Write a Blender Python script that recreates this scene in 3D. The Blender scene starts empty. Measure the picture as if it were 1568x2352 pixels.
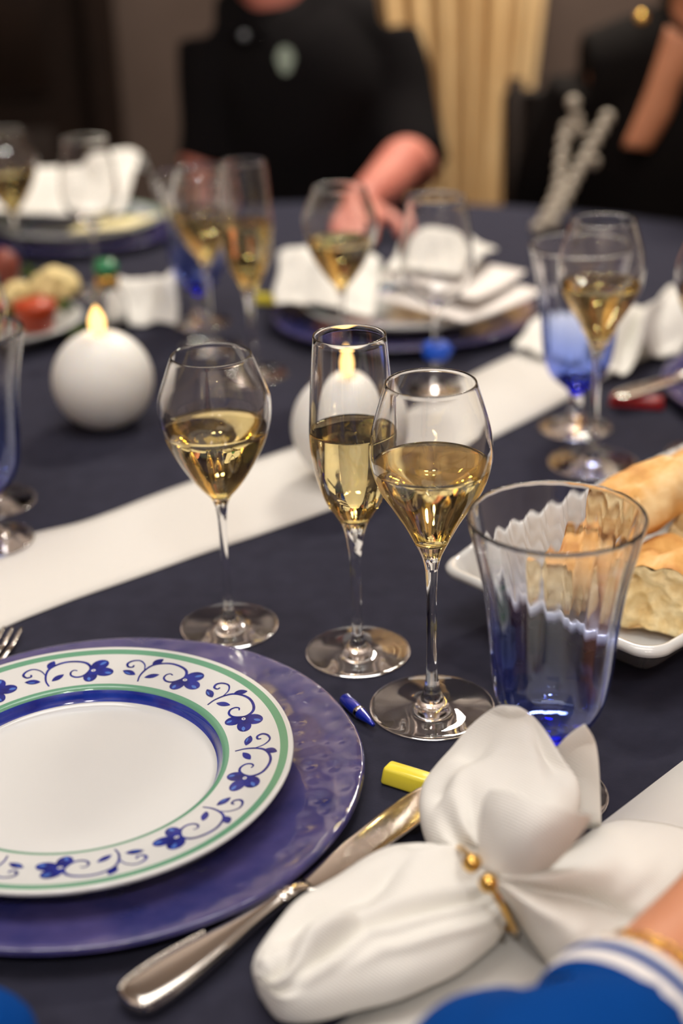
import bpy, bmesh, math, random
import numpy as np
from mathutils import Vector, Matrix, noise

# ------------------------------------------------------------------ camera, world, lights
SC = bpy.context.scene
COL = SC.collection
F_PX, CX, CY, CAM_H = 3290.0, 784.0, 1176.0, 0.493
PITCH, ROLL = math.radians(24.0), math.radians(-1.8)
CAM_M = Matrix.Rotation(math.pi/2 - PITCH, 3, 'X') @ Matrix.Rotation(ROLL, 3, 'Z')
CAM_P = Vector((0, 0, CAM_H))
cam = bpy.data.cameras.new('camera')
cam.sensor_fit = 'VERTICAL'; cam.sensor_height = 36.0; cam.sensor_width = 24.0
cam.lens = 36.0*F_PX/2352.0
cam.clip_start = 0.02
cam.dof.use_dof = True; cam.dof.focus_distance = 0.87; cam.dof.aperture_fstop = 3.0
camo = bpy.data.objects.new('camera', cam); COL.objects.link(camo)
camo.location = CAM_P; camo.rotation_euler = CAM_M.to_euler()
SC.camera = camo
SC.view_settings.view_transform = 'Standard'; SC.view_settings.look = 'None'
SC.view_settings.gamma = 1.0; SC.view_settings.use_curve_mapping = False
SC.view_settings.exposure = -0.12
SC.cycles.max_bounces = 20; SC.cycles.transmission_bounces = 20; SC.cycles.glossy_bounces = 8
SC.cycles.diffuse_bounces = 4; SC.cycles.transparent_max_bounces = 16
SC.cycles.sample_clamp_indirect = 80.0
SC.cycles.blur_glossy = 1.0

world = bpy.data.worlds.new('room_air'); SC.world = world
world.use_nodes = True
world.node_tree.nodes['Background'].inputs[0].default_value = (1.0, 0.85, 0.7, 1)
world.node_tree.nodes['Background'].inputs[1].default_value = 0.02

def area_light(name, loc, target, sx, sy, power, color):
    l = bpy.data.lights.new(name, 'AREA'); l.shape = 'RECTANGLE'; l.size = sx; l.size_y = sy
    l.energy = power; l.color = color
    o = bpy.data.objects.new(name, l); COL.objects.link(o); o.location = loc
    o.rotation_euler = (Vector(target)-Vector(loc)).to_track_quat('-Z', 'Y').to_euler()
    return o
area_light('ceiling_panel_light', (-0.1, 0.9, 1.88), (-0.1, 0.9, 0), 1.4, 1.0, 26.0, (1.0, 0.965, 0.92))
# unseen uplights added near all four walls to brighten ceiling and glass rims
for cx, cy, sx_, sy_, pw in ((-2.3, 0.3, 0.25, 3.6, 26.0), (2.3, 0.3, 0.25, 3.6, 26.0), (0.0, -2.1, 3.6, 0.25, 24.0), (0.0, 3.25, 3.6, 0.25, 12.0)):
    area_light('ceiling_fill', (cx, cy, 1.45), (cx*0.9, cy*0.9, 3.0), sx_, sy_, pw, (1.0, 0.95, 0.91))
area_light('curtain_fill', (0.55, 2.9, 1.80), (0.36, 3.5, 0.1), 0.5, 0.25, 85.0, (1.0, 0.92, 0.80))  # unseen fill light added to brighten the curtain

# ------------------------------------------------------------------ helpers
random.seed(7)
def at(px, py, z=0.0):
    d = CAM_M @ Vector(((px-CX)/F_PX, -(py-CY)/F_PX, -1.0))
    return CAM_P + d*((z-CAM_H)/d.z)
def aty(px, py, y):
    d = CAM_M @ Vector(((px-CX)/F_PX, -(py-CY)/F_PX, -1.0))
    return CAM_P + d*(y/d.y)
def srgb(r, g, b):
    f = lambda c: (c/12.92 if c <= 0.04045 else ((c+0.055)/1.055)**2.4)
    return (f(r/255), f(g/255), f(b/255), 1.0)

MATS = {}
def mat(name, col, rough=0.5, metal=0.0, spec=0.5, coat=0.0, coat_rough=0.05, trans=0.0, ior=1.45, sss=0.0, sheen=0.0,
        var=None, var_scale=20.0, bump=None, emis=None, detail=4.0):
    if name in MATS: return MATS[name]
    m = bpy.data.materials.new(name); m.use_nodes = True
    nt = m.node_tree; b = nt.nodes['Principled BSDF']
    b.inputs['Base Color'].default_value = col
    b.inputs['Roughness'].default_value = rough; b.inputs['Metallic'].default_value = metal
    b.inputs['Specular IOR Level'].default_value = spec
    b.inputs['Coat Weight'].default_value = coat; b.inputs['Coat Roughness'].default_value = coat_rough
    b.inputs['Transmission Weight'].default_value = trans; b.inputs['IOR'].default_value = ior
    if sss:
        b.inputs['Subsurface Weight'].default_value = sss; b.inputs['Subsurface Radius'].default_value = (0.02, 0.016, 0.012)
        b.inputs['Subsurface Scale'].default_value = 0.5
    if sheen:
        b.inputs['Sheen Weight'].default_value = sheen
    tc = nt.nodes.new('ShaderNodeTexCoord')
    if var:
        n = nt.nodes.new('ShaderNodeTexNoise'); n.inputs['Scale'].default_value = var_scale; n.inputs['Detail'].default_value = detail
        r = nt.nodes.new('ShaderNodeValToRGB'); r.color_ramp.elements[0].position = 0.35; r.color_ramp.elements[1].position = 0.65
        r.color_ramp.elements[0].color = col; r.color_ramp.elements[1].color = var
        nt.links.new(tc.outputs['Object'], n.inputs['Vector']); nt.links.new(n.outputs['Fac'], r.inputs['Fac'])
        nt.links.new(r.outputs['Color'], b.inputs['Base Color'])
    if bump:
        kind, sc, st = bump
        if kind == 'noise':
            t = nt.nodes.new('ShaderNodeTexNoise'); t.inputs['Scale'].default_value = sc; t.inputs['Detail'].default_value = 5; out = t.outputs['Fac']
        elif kind == 'hammer':
            t = nt.nodes.new('ShaderNodeTexVoronoi'); t.feature = 'SMOOTH_F1'; t.inputs['Scale'].default_value = sc; t.inputs['Smoothness'].default_value = 1.0; out = t.outputs['Distance']
        else:
            t = nt.nodes.new('ShaderNodeTexWave'); t.inputs['Scale'].default_value = sc; t.inputs['Distortion'].default_value = 0.6; out = t.outputs['Fac']
            t.bands_direction = 'DIAGONAL'
        bp = nt.nodes.new('ShaderNodeBump'); bp.inputs['Strength'].default_value = st; bp.inputs['Distance'].default_value = 0.002
        nt.links.new(tc.outputs['Object'], t.inputs['Vector']); nt.links.new(out, bp.inputs['Height'])
        nt.links.new(bp.outputs['Normal'], b.inputs['Normal'])
    if emis:
        b.inputs['Emission Color'].default_value = emis[0]; b.inputs['Emission Strength'].default_value = emis[1]
    MATS[name] = m
    return m
def glass_mat(name, col, ior=1.5, ramp=None):
    if name in MATS: return MATS[name]
    m = bpy.data.materials.new(name); m.use_nodes = True; nt = m.node_tree
    for n in list(nt.nodes): nt.nodes.remove(n)
    o = nt.nodes.new('ShaderNodeOutputMaterial'); g = nt.nodes.new('ShaderNodeBsdfGlass')
    g.inputs['Color'].default_value = col; g.inputs['IOR'].default_value = ior; g.inputs['Roughness'].default_value = 0.0
    if ramp:
        tc = nt.nodes.new('ShaderNodeTexCoord'); sx = nt.nodes.new('ShaderNodeSeparateXYZ'); r = nt.nodes.new('ShaderNodeValToRGB')
        mp = nt.nodes.new('ShaderNodeMapRange'); mp.inputs['From Min'].default_value = 0.0; mp.inputs['From Max'].default_value = 0.2
        nt.links.new(tc.outputs['Object'], sx.inputs[0]); nt.links.new(sx.outputs['Z'], mp.inputs['Value']); nt.links.new(mp.outputs[0], r.inputs['Fac'])
        while len(r.color_ramp.elements) < len(ramp): r.color_ramp.elements.new(0.5)
        for e, (p, c) in zip(r.color_ramp.elements, ramp): e.position = p; e.color = c
        nt.links.new(r.outputs['Color'], g.inputs['Color'])
    nt.links.new(g.outputs[0], o.inputs[0]); MATS[name] = m
    return m

def prop(o, label=None, cat=None, group=None, kind=None):
    if label: o['label'] = label
    if cat: o['category'] = cat
    if group: o['group'] = group
    if kind: o['kind'] = kind
    return o
def empty(name, loc, label, cat, group=None, rz=0.0):
    o = bpy.data.objects.new(name, None); COL.objects.link(o); o.location = loc; o.rotation_euler = (0, 0, rz)
    o.empty_display_size = 0.02
    return prop(o, label, cat, group)
def link(name, me, m=None, parent=None):
    o = bpy.data.objects.new(name, me); COL.objects.link(o)
    if m is not None:
        for k in (m if isinstance(m, (list, tuple)) else [m]): me.materials.append(k)
    if parent is not None: o.parent = parent
    return o
def mesh(name, V, Fc, m=None, parent=None, smooth=True, idx=None, recalc=False):
    me = bpy.data.meshes.new(name); me.from_pydata([tuple(v) for v in V], [], [tuple(f) for f in Fc])
    if recalc:
        bm = bmesh.new(); bm.from_mesh(me); bmesh.ops.recalc_face_normals(bm, faces=bm.faces); bm.to_mesh(me); bm.free()
    if smooth: me.polygons.foreach_set('use_smooth', [True]*len(me.polygons))
    o = link(name, me, m, parent)
    if idx is not None: me.polygons.foreach_set('material_index', idx)
    me.update()
    return o
def copy_tree(o, parent=None):
    c = o.copy(); COL.objects.link(c); c.parent = parent
    for ch in list(o.children): copy_tree(ch, c)
    return c

def lathe(prof, n=64, rib=None):
    """revolve (r, z) points; outer side is walked upwards so faces point outwards"""
    V, Fc, rings = [], [], []
    for i, (r, z) in enumerate(prof):
        if r < 1e-7: rings.append([len(V)]); V.append((0, 0, z))
        else:
            ring = []
            for k in range(n):
                a = 2*math.pi*k/n; rr = r if rib is None else r + rib(i, z, a)
                ring.append(len(V)); V.append((rr*math.cos(a), rr*math.sin(a), z))
            rings.append(ring)
    for a, b in zip(rings, rings[1:]):
        if len(a) == 1 and len(b) == 1: continue
        for k in range(n):
            k2 = (k+1) % n
            if len(a) == 1: Fc.append((a[0], b[k2], b[k]))
            elif len(b) == 1: Fc.append((a[k], a[k2], b[0]))
            else: Fc.append((a[k], a[k2], b[k2], b[k]))
    return V, Fc
def spline(pts, n):
    """Catmull-Rom through the points, n samples per span"""
    P = [np.array(p, float) for p in pts]; P = [2*P[0]-P[1]] + P + [2*P[-1]-P[-2]]; out = []
    for i in range(1, len(P)-2):
        for k in range(n):
            t = k/n; p0, p1, p2, p3 = P[i-1], P[i], P[i+1], P[i+2]
            out.append(0.5*((2*p1)+(-p0+p2)*t+(2*p0-5*p1+4*p2-p3)*t*t+(-p0+3*p1-3*p2+p3)*t**3))
    out.append(P[-2]); return out
def tube(path, rad, n=12, cap=True):
    """round bar along a path; rad is one radius or one per point"""
    P = [Vector(p) for p in path]; V, Fc = [], []
    if not isinstance(rad, (list, tuple)): rad = [rad]*len(P)
    T = [(P[min(i+1, len(P)-1)]-P[max(i-1, 0)]).normalized() for i in range(len(P))]
    up = Vector((0, 0, 1)) if abs(T[0].z) < 0.9 else Vector((1, 0, 0))
    nrm = (up - T[0]*up.dot(T[0])).normalized()
    for i, p in enumerate(P):
        nrm = (nrm - T[i]*nrm.dot(T[i])).normalized(); b = T[i].cross(nrm)
        for k in range(n):
            a = 2*math.pi*k/n; V.append(p + (nrm*math.cos(a) + b*math.sin(a))*rad[i])
    for i in range(len(P)-1):
        for k in range(n):
            k2 = (k+1) % n; Fc.append((i*n+k, i*n+k2, (i+1)*n+k2, (i+1)*n+k))
    if cap:
        Fc.append(tuple(range(n-1, -1, -1))); Fc.append(tuple(range((len(P)-1)*n, len(P)*n)))
    return V, Fc
def join(parts):
    V, Fc = [], []
    for v, f in parts:
        o = len(V); V += list(v); Fc += [tuple(i+o for i in q) for q in f]
    return V, Fc
def ball(c, r, n=16, m=10, sc=(1, 1, 1)):
    prof = [(math.sin(math.pi*i/m)*r, -math.cos(math.pi*i/m)*r) for i in range(m+1)]; prof[0] = (0, -r); prof[-1] = (0, r)
    V, Fc = lathe(prof, n)
    return [Vector((v[0]*sc[0], v[1]*sc[1], v[2]*sc[2]))+Vector(c) for v in V], Fc
def bx(x0, x1, y0, y1, z0, z1):
    V = [(x, y, z) for z in (z0, z1) for y in (y0, y1) for x in (x0, x1)]
    return V, [(0, 2, 3, 1), (4, 5, 7, 6), (0, 1, 5, 4), (2, 6, 7, 3), (0, 4, 6, 2), (1, 3, 7, 5)]
def xf(vf, M):
    return [M @ Vector(v) for v in vf[0]], vf[1]
def bevel_mesh(o, w, seg=3):
    bm = bmesh.new(); bm.from_mesh(o.data)
    bmesh.ops.bevel(bm, geom=list(bm.edges), offset=w, segments=seg, affect='EDGES', profile=0.5)
    bm.to_mesh(o.data); bm.free(); o.data.polygons.foreach_set('use_smooth', [True]*len(o.data.polygons))
def apply_mods(o):
    sc = bpy.data.scenes.new('work'); t_ = bpy.data.objects.new('work', o.data); sc.collection.objects.link(t_)
    for md in o.modifiers:
        n_ = t_.modifiers.new(md.name, md.type)
        for k in ('mode', 'voxel_size', 'iterations', 'factor', 'levels', 'render_levels', 'thickness', 'offset'):
            if hasattr(md, k):
                try: setattr(n_, k, getattr(md, k))
                except Exception: pass
    with bpy.context.temp_override(scene=sc, view_layer=sc.view_layers[0]): dg = bpy.context.evaluated_depsgraph_get()
    dg.update()
    me = bpy.data.meshes.new_from_object(t_.evaluated_get(dg))
    old = o.data; nm = old.name; o.modifiers.clear(); o.data = me
    bpy.data.objects.remove(t_); bpy.data.scenes.remove(sc); bpy.data.meshes.remove(old); me.name = nm
    me.polygons.foreach_set('use_smooth', [True]*len(me.polygons))
def remesh(o, vox, smooth=3):
    md = o.modifiers.new('r', 'REMESH'); md.mode = 'VOXEL'; md.voxel_size = vox
    if smooth:
        s = o.modifiers.new('s', 'SMOOTH'); s.iterations = smooth; s.factor = 0.5
    apply_mods(o)
def subsurf(o, lv=2):
    md = o.modifiers.new('s', 'SUBSURF'); md.levels = lv; md.render_levels = lv; apply_mods(o)
def solid(o, t):
    md = o.modifiers.new('t', 'SOLIDIFY'); md.thickness = t; md.offset = -1; apply_mods(o)
def wrinkle(o, amp, scale, seed=0.0):
    me = o.data; n = len(me.vertices); co = np.empty(n*3, np.float32); nr = np.empty(n*3, np.float32)
    me.vertices.foreach_get('co', co); me.vertex_normals.foreach_get('vector', nr); co = co.reshape(-1, 3); nr = nr.reshape(-1, 3)
    h = np.array([noise.noise((c[0]*scale+seed, c[1]*scale, c[2]*scale)) for c in co.tolist()], np.float32)
    co += nr*(amp*h)[:, None]; me.vertices.foreach_set('co', co.ravel()); me.update()

# ------------------------------------------------------------------ materials
M_CLOTH = mat('navy_cloth', srgb(42, 42, 54), 0.95, spec=0.12, var=srgb(47, 47, 60), var_scale=60, bump=('noise', 900, 0.25))
M_WHITE = mat('white_linen', srgb(214, 211, 205), 0.9, spec=0.2, sheen=0.1, bump=('wave', 520, 0.22))
M_NAP = mat('white_napkin_cotton', srgb(230, 228, 221), 0.9, spec=0.2, sheen=0.1, bump=('wave', 260, 0.3))
M_PAPER = mat('white_paper', srgb(226, 220, 215), 0.8, spec=0.3)
M_PORC = mat('white_porcelain', srgb(204, 205, 203), 0.12, coat=0.5)
M_GREEN = mat('green_glaze', srgb(98, 150, 122), 0.15, coat=0.5)
M_BLUE = mat('cobalt_glaze', srgb(20, 34, 128), 0.12, coat=0.6, var=srgb(40, 62, 160), var_scale=60)
M_PAINT = mat('painted_cobalt', srgb(12, 22, 100), 0.18, coat=0.4, var=srgb(28, 42, 138), var_scale=160)
M_PAINT2 = mat('painted_light_blue', srgb(70, 110, 190), 0.18, coat=0.4)
M_CHARGER = mat('hammered_blue_glass', srgb(36, 42, 98), 0.13, spec=0.7, coat=0.7, var=srgb(72, 66, 116), var_scale=26, bump=('hammer', 80, 0.8))  # paler purple-grey variation puts reflected ceiling sheen into the blue
M_GLASS = glass_mat('clear_glass', (0.985, 0.985, 0.985, 1), 1.5)
M_WINE = glass_mat('golden_wine', (0.975, 0.89, 0.62, 1), 1.34)
M_BGLASS = glass_mat('blue_tinted_glass', (0.985, 0.985, 0.99, 1), 1.5)
def tint_volume(m):
    nt = m.node_tree; out = [n for n in nt.nodes if n.type == 'OUTPUT_MATERIAL'][0]
    va = nt.nodes.new('ShaderNodeVolumeAbsorption'); va.inputs['Color'].default_value = (0.05, 0.30, 0.97, 1)
    tc = nt.nodes.new('ShaderNodeTexCoord'); sx = nt.nodes.new('ShaderNodeSeparateXYZ'); mp = nt.nodes.new('ShaderNodeMapRange'); pw = nt.nodes.new('ShaderNodeMath'); mu = nt.nodes.new('ShaderNodeMath')
    mp.inputs['From Min'].default_value = 0.150; mp.inputs['From Max'].default_value = 0.040
    mp.inputs['To Min'].default_value = 0.0; mp.inputs['To Max'].default_value = 1.0
    pw.operation = 'POWER'; pw.inputs[1].default_value = 1.35; mu.operation = 'MULTIPLY'; mu.inputs[1].default_value = 720.0
    nt.links.new(tc.outputs['Object'], sx.inputs[0]); nt.links.new(sx.outputs['Z'], mp.inputs['Value']); nt.links.new(mp.outputs[0], pw.inputs[0]); nt.links.new(pw.outputs[0], mu.inputs[0])
    nt.links.new(mu.outputs[0], va.inputs['Density']); nt.links.new(va.outputs[0], out.inputs['Volume'])
tint_volume(M_BGLASS)
M_STEEL = mat('polished_silver', srgb(205, 200, 192), 0.12, metal=1.0)
M_GOLD = mat('brushed_gold', srgb(222, 178, 96), 0.16, metal=1.0)
M_WAX = mat('white_wax', srgb(226, 225, 220), 0.45, sss=0.8)
M_FLAME = mat('candle_flame', (0, 0, 0, 1), 1.0, spec=0.0, emis=((1.0, 0.58, 0.19, 1), 3.6))
M_WICK = mat('burnt_wick', srgb(40, 28, 20), 0.9)
M_CRUST = mat('bread_crust', srgb(172, 104, 46), 0.6, spec=0.3, var=srgb(220, 168, 98), var_scale=24, bump=('noise', 120, 0.6), detail=6.0)
_r = [n for n in M_CRUST.node_tree.nodes if n.type == 'VALTORGB'][0].color_ramp
_e = _r.elements.new(0.74); _e.color = srgb(248, 226, 178); _r.elements[0].position = 0.30; _r.elements[1].position = 0.50
M_CRUMB = mat('bread_crumb', srgb(246, 226, 178), 0.9, spec=0.1, var=srgb(230, 202, 146), var_scale=110, bump=('noise', 260, 0.8))
M_SKIN1 = mat('light_skin', srgb(190, 118, 102), 0.5, sss=0.1, var=srgb(176, 102, 88), var_scale=14)
M_SKIN2 = mat('tan_skin', srgb(196, 132, 96), 0.5, sss=0.1, var=srgb(188, 124, 90), var_scale=14)
M_BLACK = mat('black_knit', srgb(19, 17, 18), 0.95, spec=0.06, bump=('noise', 300, 0.3))
M_DRESS = mat('black_dress_cloth', srgb(18, 15, 14), 0.9, spec=0.08, bump=('noise', 120, 0.3))
M_SWEAT = mat('royal_blue_jersey', srgb(0, 58, 128), 0.9, spec=0.1, bump=('noise', 700, 0.3))
M_STRIPE = mat('white_rib_stripe', srgb(222, 218, 214), 0.85, spec=0.2)
M_TROUSER = mat('dark_trouser_cloth', srgb(30, 30, 36), 0.9)
M_HAIR = mat('brown_hair', srgb(50, 34, 24), 0.6)
M_EYE = mat('dark_eye', srgb(30, 24, 20), 0.2)
M_YEL = mat('yellow_glaze', srgb(240, 222, 70), 0.2, coat=0.6)
M_RED = mat('red_glaze', srgb(150, 20, 28), 0.2, coat=0.6)
M_PEN = mat('blue_metallic_plastic', srgb(24, 44, 170), 0.2, coat=0.8, metal=0.3)
M_CHARM = mat('blue_rubber', srgb(10, 80, 200), 0.5)
M_CURT = mat('beige_curtain', srgb(206, 178, 134), 0.9, spec=0.1, var=srgb(196, 164, 118), var_scale=8)
M_WALL = mat('taupe_wall', srgb(78, 66, 60), 0.9, spec=0.1, var=srgb(73, 61, 55), var_scale=4)
M_DARKWOOD = mat('dark_wood', srgb(28, 18, 13), 0.6, spec=0.12, var=srgb(22, 14, 10), var_scale=6)
M_FLOOR = mat('brown_carpet', srgb(70, 54, 44), 0.95, spec=0.1, var=srgb(60, 46, 38), var_scale=40)
M_CEIL = mat('cream_ceiling', srgb(214, 200, 190), 0.9, spec=0.1, var=srgb(208, 194, 184), var_scale=3)
M_LAMP = mat('downlight_glow', (0, 0, 0, 1), 1.0, spec=0.0, emis=((1.0, 0.975, 0.945, 1), 110.0))

# ------------------------------------------------------------------ room shell
X0, X1, Y0, Y1, ZF, ZC = -2.6, 2.6, -2.4, 3.8, -0.75, 1.95
def struct(name, vf, m):
    o = mesh(name, vf[0], vf[1], m, smooth=False); return prop(o, kind='structure')
struct('floor', bx(X0, X1, Y0, Y1, ZF-0.1, ZF), M_FLOOR)
struct('ceiling', bx(X0, X1, Y0, Y1, ZC, ZC+0.1), M_CEIL)
struct('wall_back', bx(X0-.1, X1+.1, Y1, Y1+0.1, ZF, ZC), M_WALL)
struct('wall_left', bx(X0-0.1, X0, Y0, Y1, ZF, ZC), M_CEIL)
struct('wall_right', bx(X1, X1+0.1, Y0, Y1, ZF, ZC), M_CEIL)
struct('wall_front', bx(X0-.1, X1+.1, Y0-0.1, Y0, ZF, ZC), M_CEIL)
struct('reflector_band', bx(X0, X1, Y1-0.06, Y1, 1.36, ZC), M_CEIL)  # unseen cream band added to give glass feet and charger brighter reflections
struct('baseboard_back', bx(-0.5, X1, Y1-0.02, Y1, ZF, ZF+0.1), M_DARKWOOD)
# dark panelled double door at the left of the back wall
d = empty('door_1', (0, 0, 0), None, None); prop(d, kind='structure')
DX1 = aty(268, 200, Y1-0.08).x
dx0 = DX1-1.7
o = mesh('door_frame', *join([bx(DX1-0.06, DX1, Y1-0.09, Y1-0.005, ZF, 1.28), bx(dx0, dx0+0.06, Y1-0.09, Y1-0.005, ZF, 1.28), bx(dx0, DX1, Y1-0.09, Y1-0.005, 1.28, 1.34)]), M_DARKWOOD, d, smooth=False)
for k in range(2):
    a = dx0+0.065+k*0.79
    leaf = mesh('door_leaf', *bx(a, a+0.78, Y1-0.06, Y1-0.01, ZF+0.01, 1.275), M_DARKWOOD, d, smooth=False)
    for q in range(3):
        p = mesh('door_panel', *bx(a+0.1, a+0.68, Y1-0.075, Y1-0.06, ZF+0.12+q*0.64, ZF+0.68+q*0.64), M_DARKWOOD, leaf, smooth=False); bevel_mesh(p, 0.008, 1)

# curtain pulled together behind the guests
def curtain():
    V, Fc = [], []; nu, nv = 120, 30
    for j in range(nv+1):
        t = j/nv; z = 1.7 + (ZF+0.02-1.7)*t
        py = 1176 + F_PX*math.tan(math.atan((CAM_H-z)/3.55)-PITCH)
        xr = 0.515 - 0.072*min(1, max(0, (0.25-z)/0.65))**1.1; xl = 0.10 + 0.08*min(1, max(0, (0.25-z)/0.65))
        for i in range(nu+1):
            u = i/nu; ph = u*2*math.pi*6.5
            V.append((xl+(xr-xl)*u + 0.006*math.sin(ph*2+1), 3.56 + 0.045*math.sin(ph) + 0.015*math.sin(ph*2.3+t*2), z))
    for j in range(nv):
        for i in range(nu):
            a = j*(nu+1)+i; Fc.append((a, a+1, a+nu+2, a+nu+1))
    return V, Fc
cu = empty('curtain', (0, 0, 0), 'beige floor length curtain gathered in folds behind the man in black', 'curtain')
c1 = mesh('drape', *curtain(), M_CURT, cu); solid(c1, 0.003)
mesh('curtain_rod', *tube([(-0.05, 3.56, 1.73), (0.75, 3.56, 1.73)], 0.014), M_DARKWOOD, cu)
for k in range(7): mesh('curtain_ring', *tube([(0.12+k*0.062, 3.56+0.02*math.cos(a), 1.73+0.02*math.sin(a)) for a in [2*math.pi*q/16 for q in range(17)]], 0.003, 6), M_GOLD, cu)

# ceiling downlights behind the photographer
for k, (x, y) in enumerate(((-0.30, -1.15), (0.32, -1.05))):
    e = empty('ceiling_light', (x, y, ZC), ['round ceiling downlight behind the near diner, left one', 'round ceiling downlight behind the near diner, right one'][k], 'ceiling light', 'ceiling downlights')
    mesh('trim_ring', *lathe([(0.119, -0.001), (0.136, -0.014), (0.142, -0.004), (0.142, 0.0)], 32), M_CEIL, e)
    mesh('lamp_disc', *lathe([(0, -0.006), (0.118, -0.006), (0.118, -0.002), (0, -0.002)], 32), M_LAMP, e)

# ------------------------------------------------------------------ table, cloth, runners
TC = Vector((-0.10, 1.42)); TR = 0.96
t = empty('table', (TC.x, TC.y, ZF), 'large round dining table under the dark navy tablecloth', 'table')
mesh('tabletop', *lathe([(0, 0.715), (TR-0.012, 0.715), (TR-0.004, 0.72), (TR-0.004, 0.74), (TR-0.012, 0.7465), (0, 0.7465)], 96), M_DARKWOOD, t)
mesh('pedestal', *lathe([(0, 0.12), (0.09, 0.12), (0.06, 0.3), (0.07, 0.6), (0.16, 0.714), (0, 0.714)], 32), M_DARKWOOD, t)
for k in range(4):
    a = math.pi/4+k*math.pi/2
    mesh('leg', *tube([(0.03*math.cos(a), 0.03*math.sin(a), 0.16), (0.25*math.cos(a), 0.25*math.sin(a), 0.1), (0.45*math.cos(a), 0.45*math.sin(a), 0.022)], [0.04, 0.03, 0.022]), M_DARKWOOD, t)
def tablecloth():
    V, Fc = [(TC.x, TC.y, 0)], []; n = 288
    rs = [0.2, 0.4, 0.6, 0.8, 0.95, 0.99]; ring0 = len(V)
    prof = [(r*TR, 0, 0) for r in rs] + [(TR+0.003, -0.006, 0.1)] + [(TR+0.010+0.012*q, -0.03-0.11*q, q) for q in (0.1, 0.3, 0.5, 0.75, 1.0)]
    for (r, z, w) in prof:
        for k in range(n):
            a = 2*math.pi*k/n
            rr = r + w*0.011*(math.sin(a*22+0.7*math.sin(a*3))+0.3*math.sin(a*9+1))
            V.append((TC.x+rr*math.cos(a), TC.y+rr*math.sin(a), z))
    for k in range(n): Fc.append((0, 1+k, 1+(k+1) % n))
    for i in range(len(prof)-1):
        for k in range(n):
            k2 = (k+1) % n; Fc.append((1+i*n+k, 1+(i+1)*n+k, 1+(i+1)*n+k2, 1+i*n+k2))
    return V, Fc
o = mesh('tablecloth', *tablecloth(), M_CLOTH); solid(o, 0.0015)
prop(o, 'dark navy tablecloth draped over the whole table', 'tablecloth')
def strip(name, left, right, z, label, m=M_WHITE):
    """cloth strip between two edge lines (world xy), gently uneven edges"""
    n = 80; V, Fc = [], []; L = spline(left, 20); R = spline(right, 20); n = min(len(L), len(R))
    for i in range(n):
        for j in range(9):
            p = L[i]*(1-j/8)+R[i]*(j/8); w = 0.0007*noise.noise(Vector((p[0]*14, p[1]*14, 3)))
            q_ = Vector((p[0]+w*2, p[1]+w*2))-TC; q_ = TC + q_*min(1.0, (TR-0.006)/max(q_.length, 1e-6)); V.append((q_.x, q_.y, z+abs(w)))
    for i in range(n-1):
        for j in range(8):
            a = i*9+j; Fc.append((a, a+9, a+10, a+1))
    o = mesh(name, V, Fc, m); 
    if o.data.polygons[0].normal.z < 0: o.data.flip_normals()
    solid(o, 0.0008); return prop(o, label, 'table runner')
P2 = lambda px, py: tuple(at(px, py, 0.001))[:2]
lo = [P2(-420, 1680), P2(0, 1446), P2(370, 1305), P2(770, 1165), P2(1040, 1048), P2(1250, 945), P2(1420, 850)]
up = [P2(-330, 1420), P2(0, 1252), P2(200, 1195), P2(430, 1110), P2(690, 1022), P2(940, 928), P2(1180, 815), P2(1330, 740)]
up = up[:-1]
for k in range(1, 5): lo.append((lo[6][0]+0.72*0.11*k, lo[6][1]+0.69*0.11*k)); up.append((up[6][0]+0.72*0.13*k, up[6][1]+0.69*0.13*k))
strip('table_runner', lo, up, 0.0012, 'long white cloth runner crossing the table diagonally under the wine glasses')
e1 = Vector((0.70, 0.714)); off = Vector((0.714, -0.70))*0.26
a0, a1 = Vector(P2(640, 2460)), Vector(P2(1760, 1600))
q = [a0+(a1-a0)*k/4 for k in range(5)]
strip('table_runner', [tuple(p) for p in q], [tuple(p+off) for p in q], 0.0012, 'white ribbed cloth under the tied napkin at the lower right corner')

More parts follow.
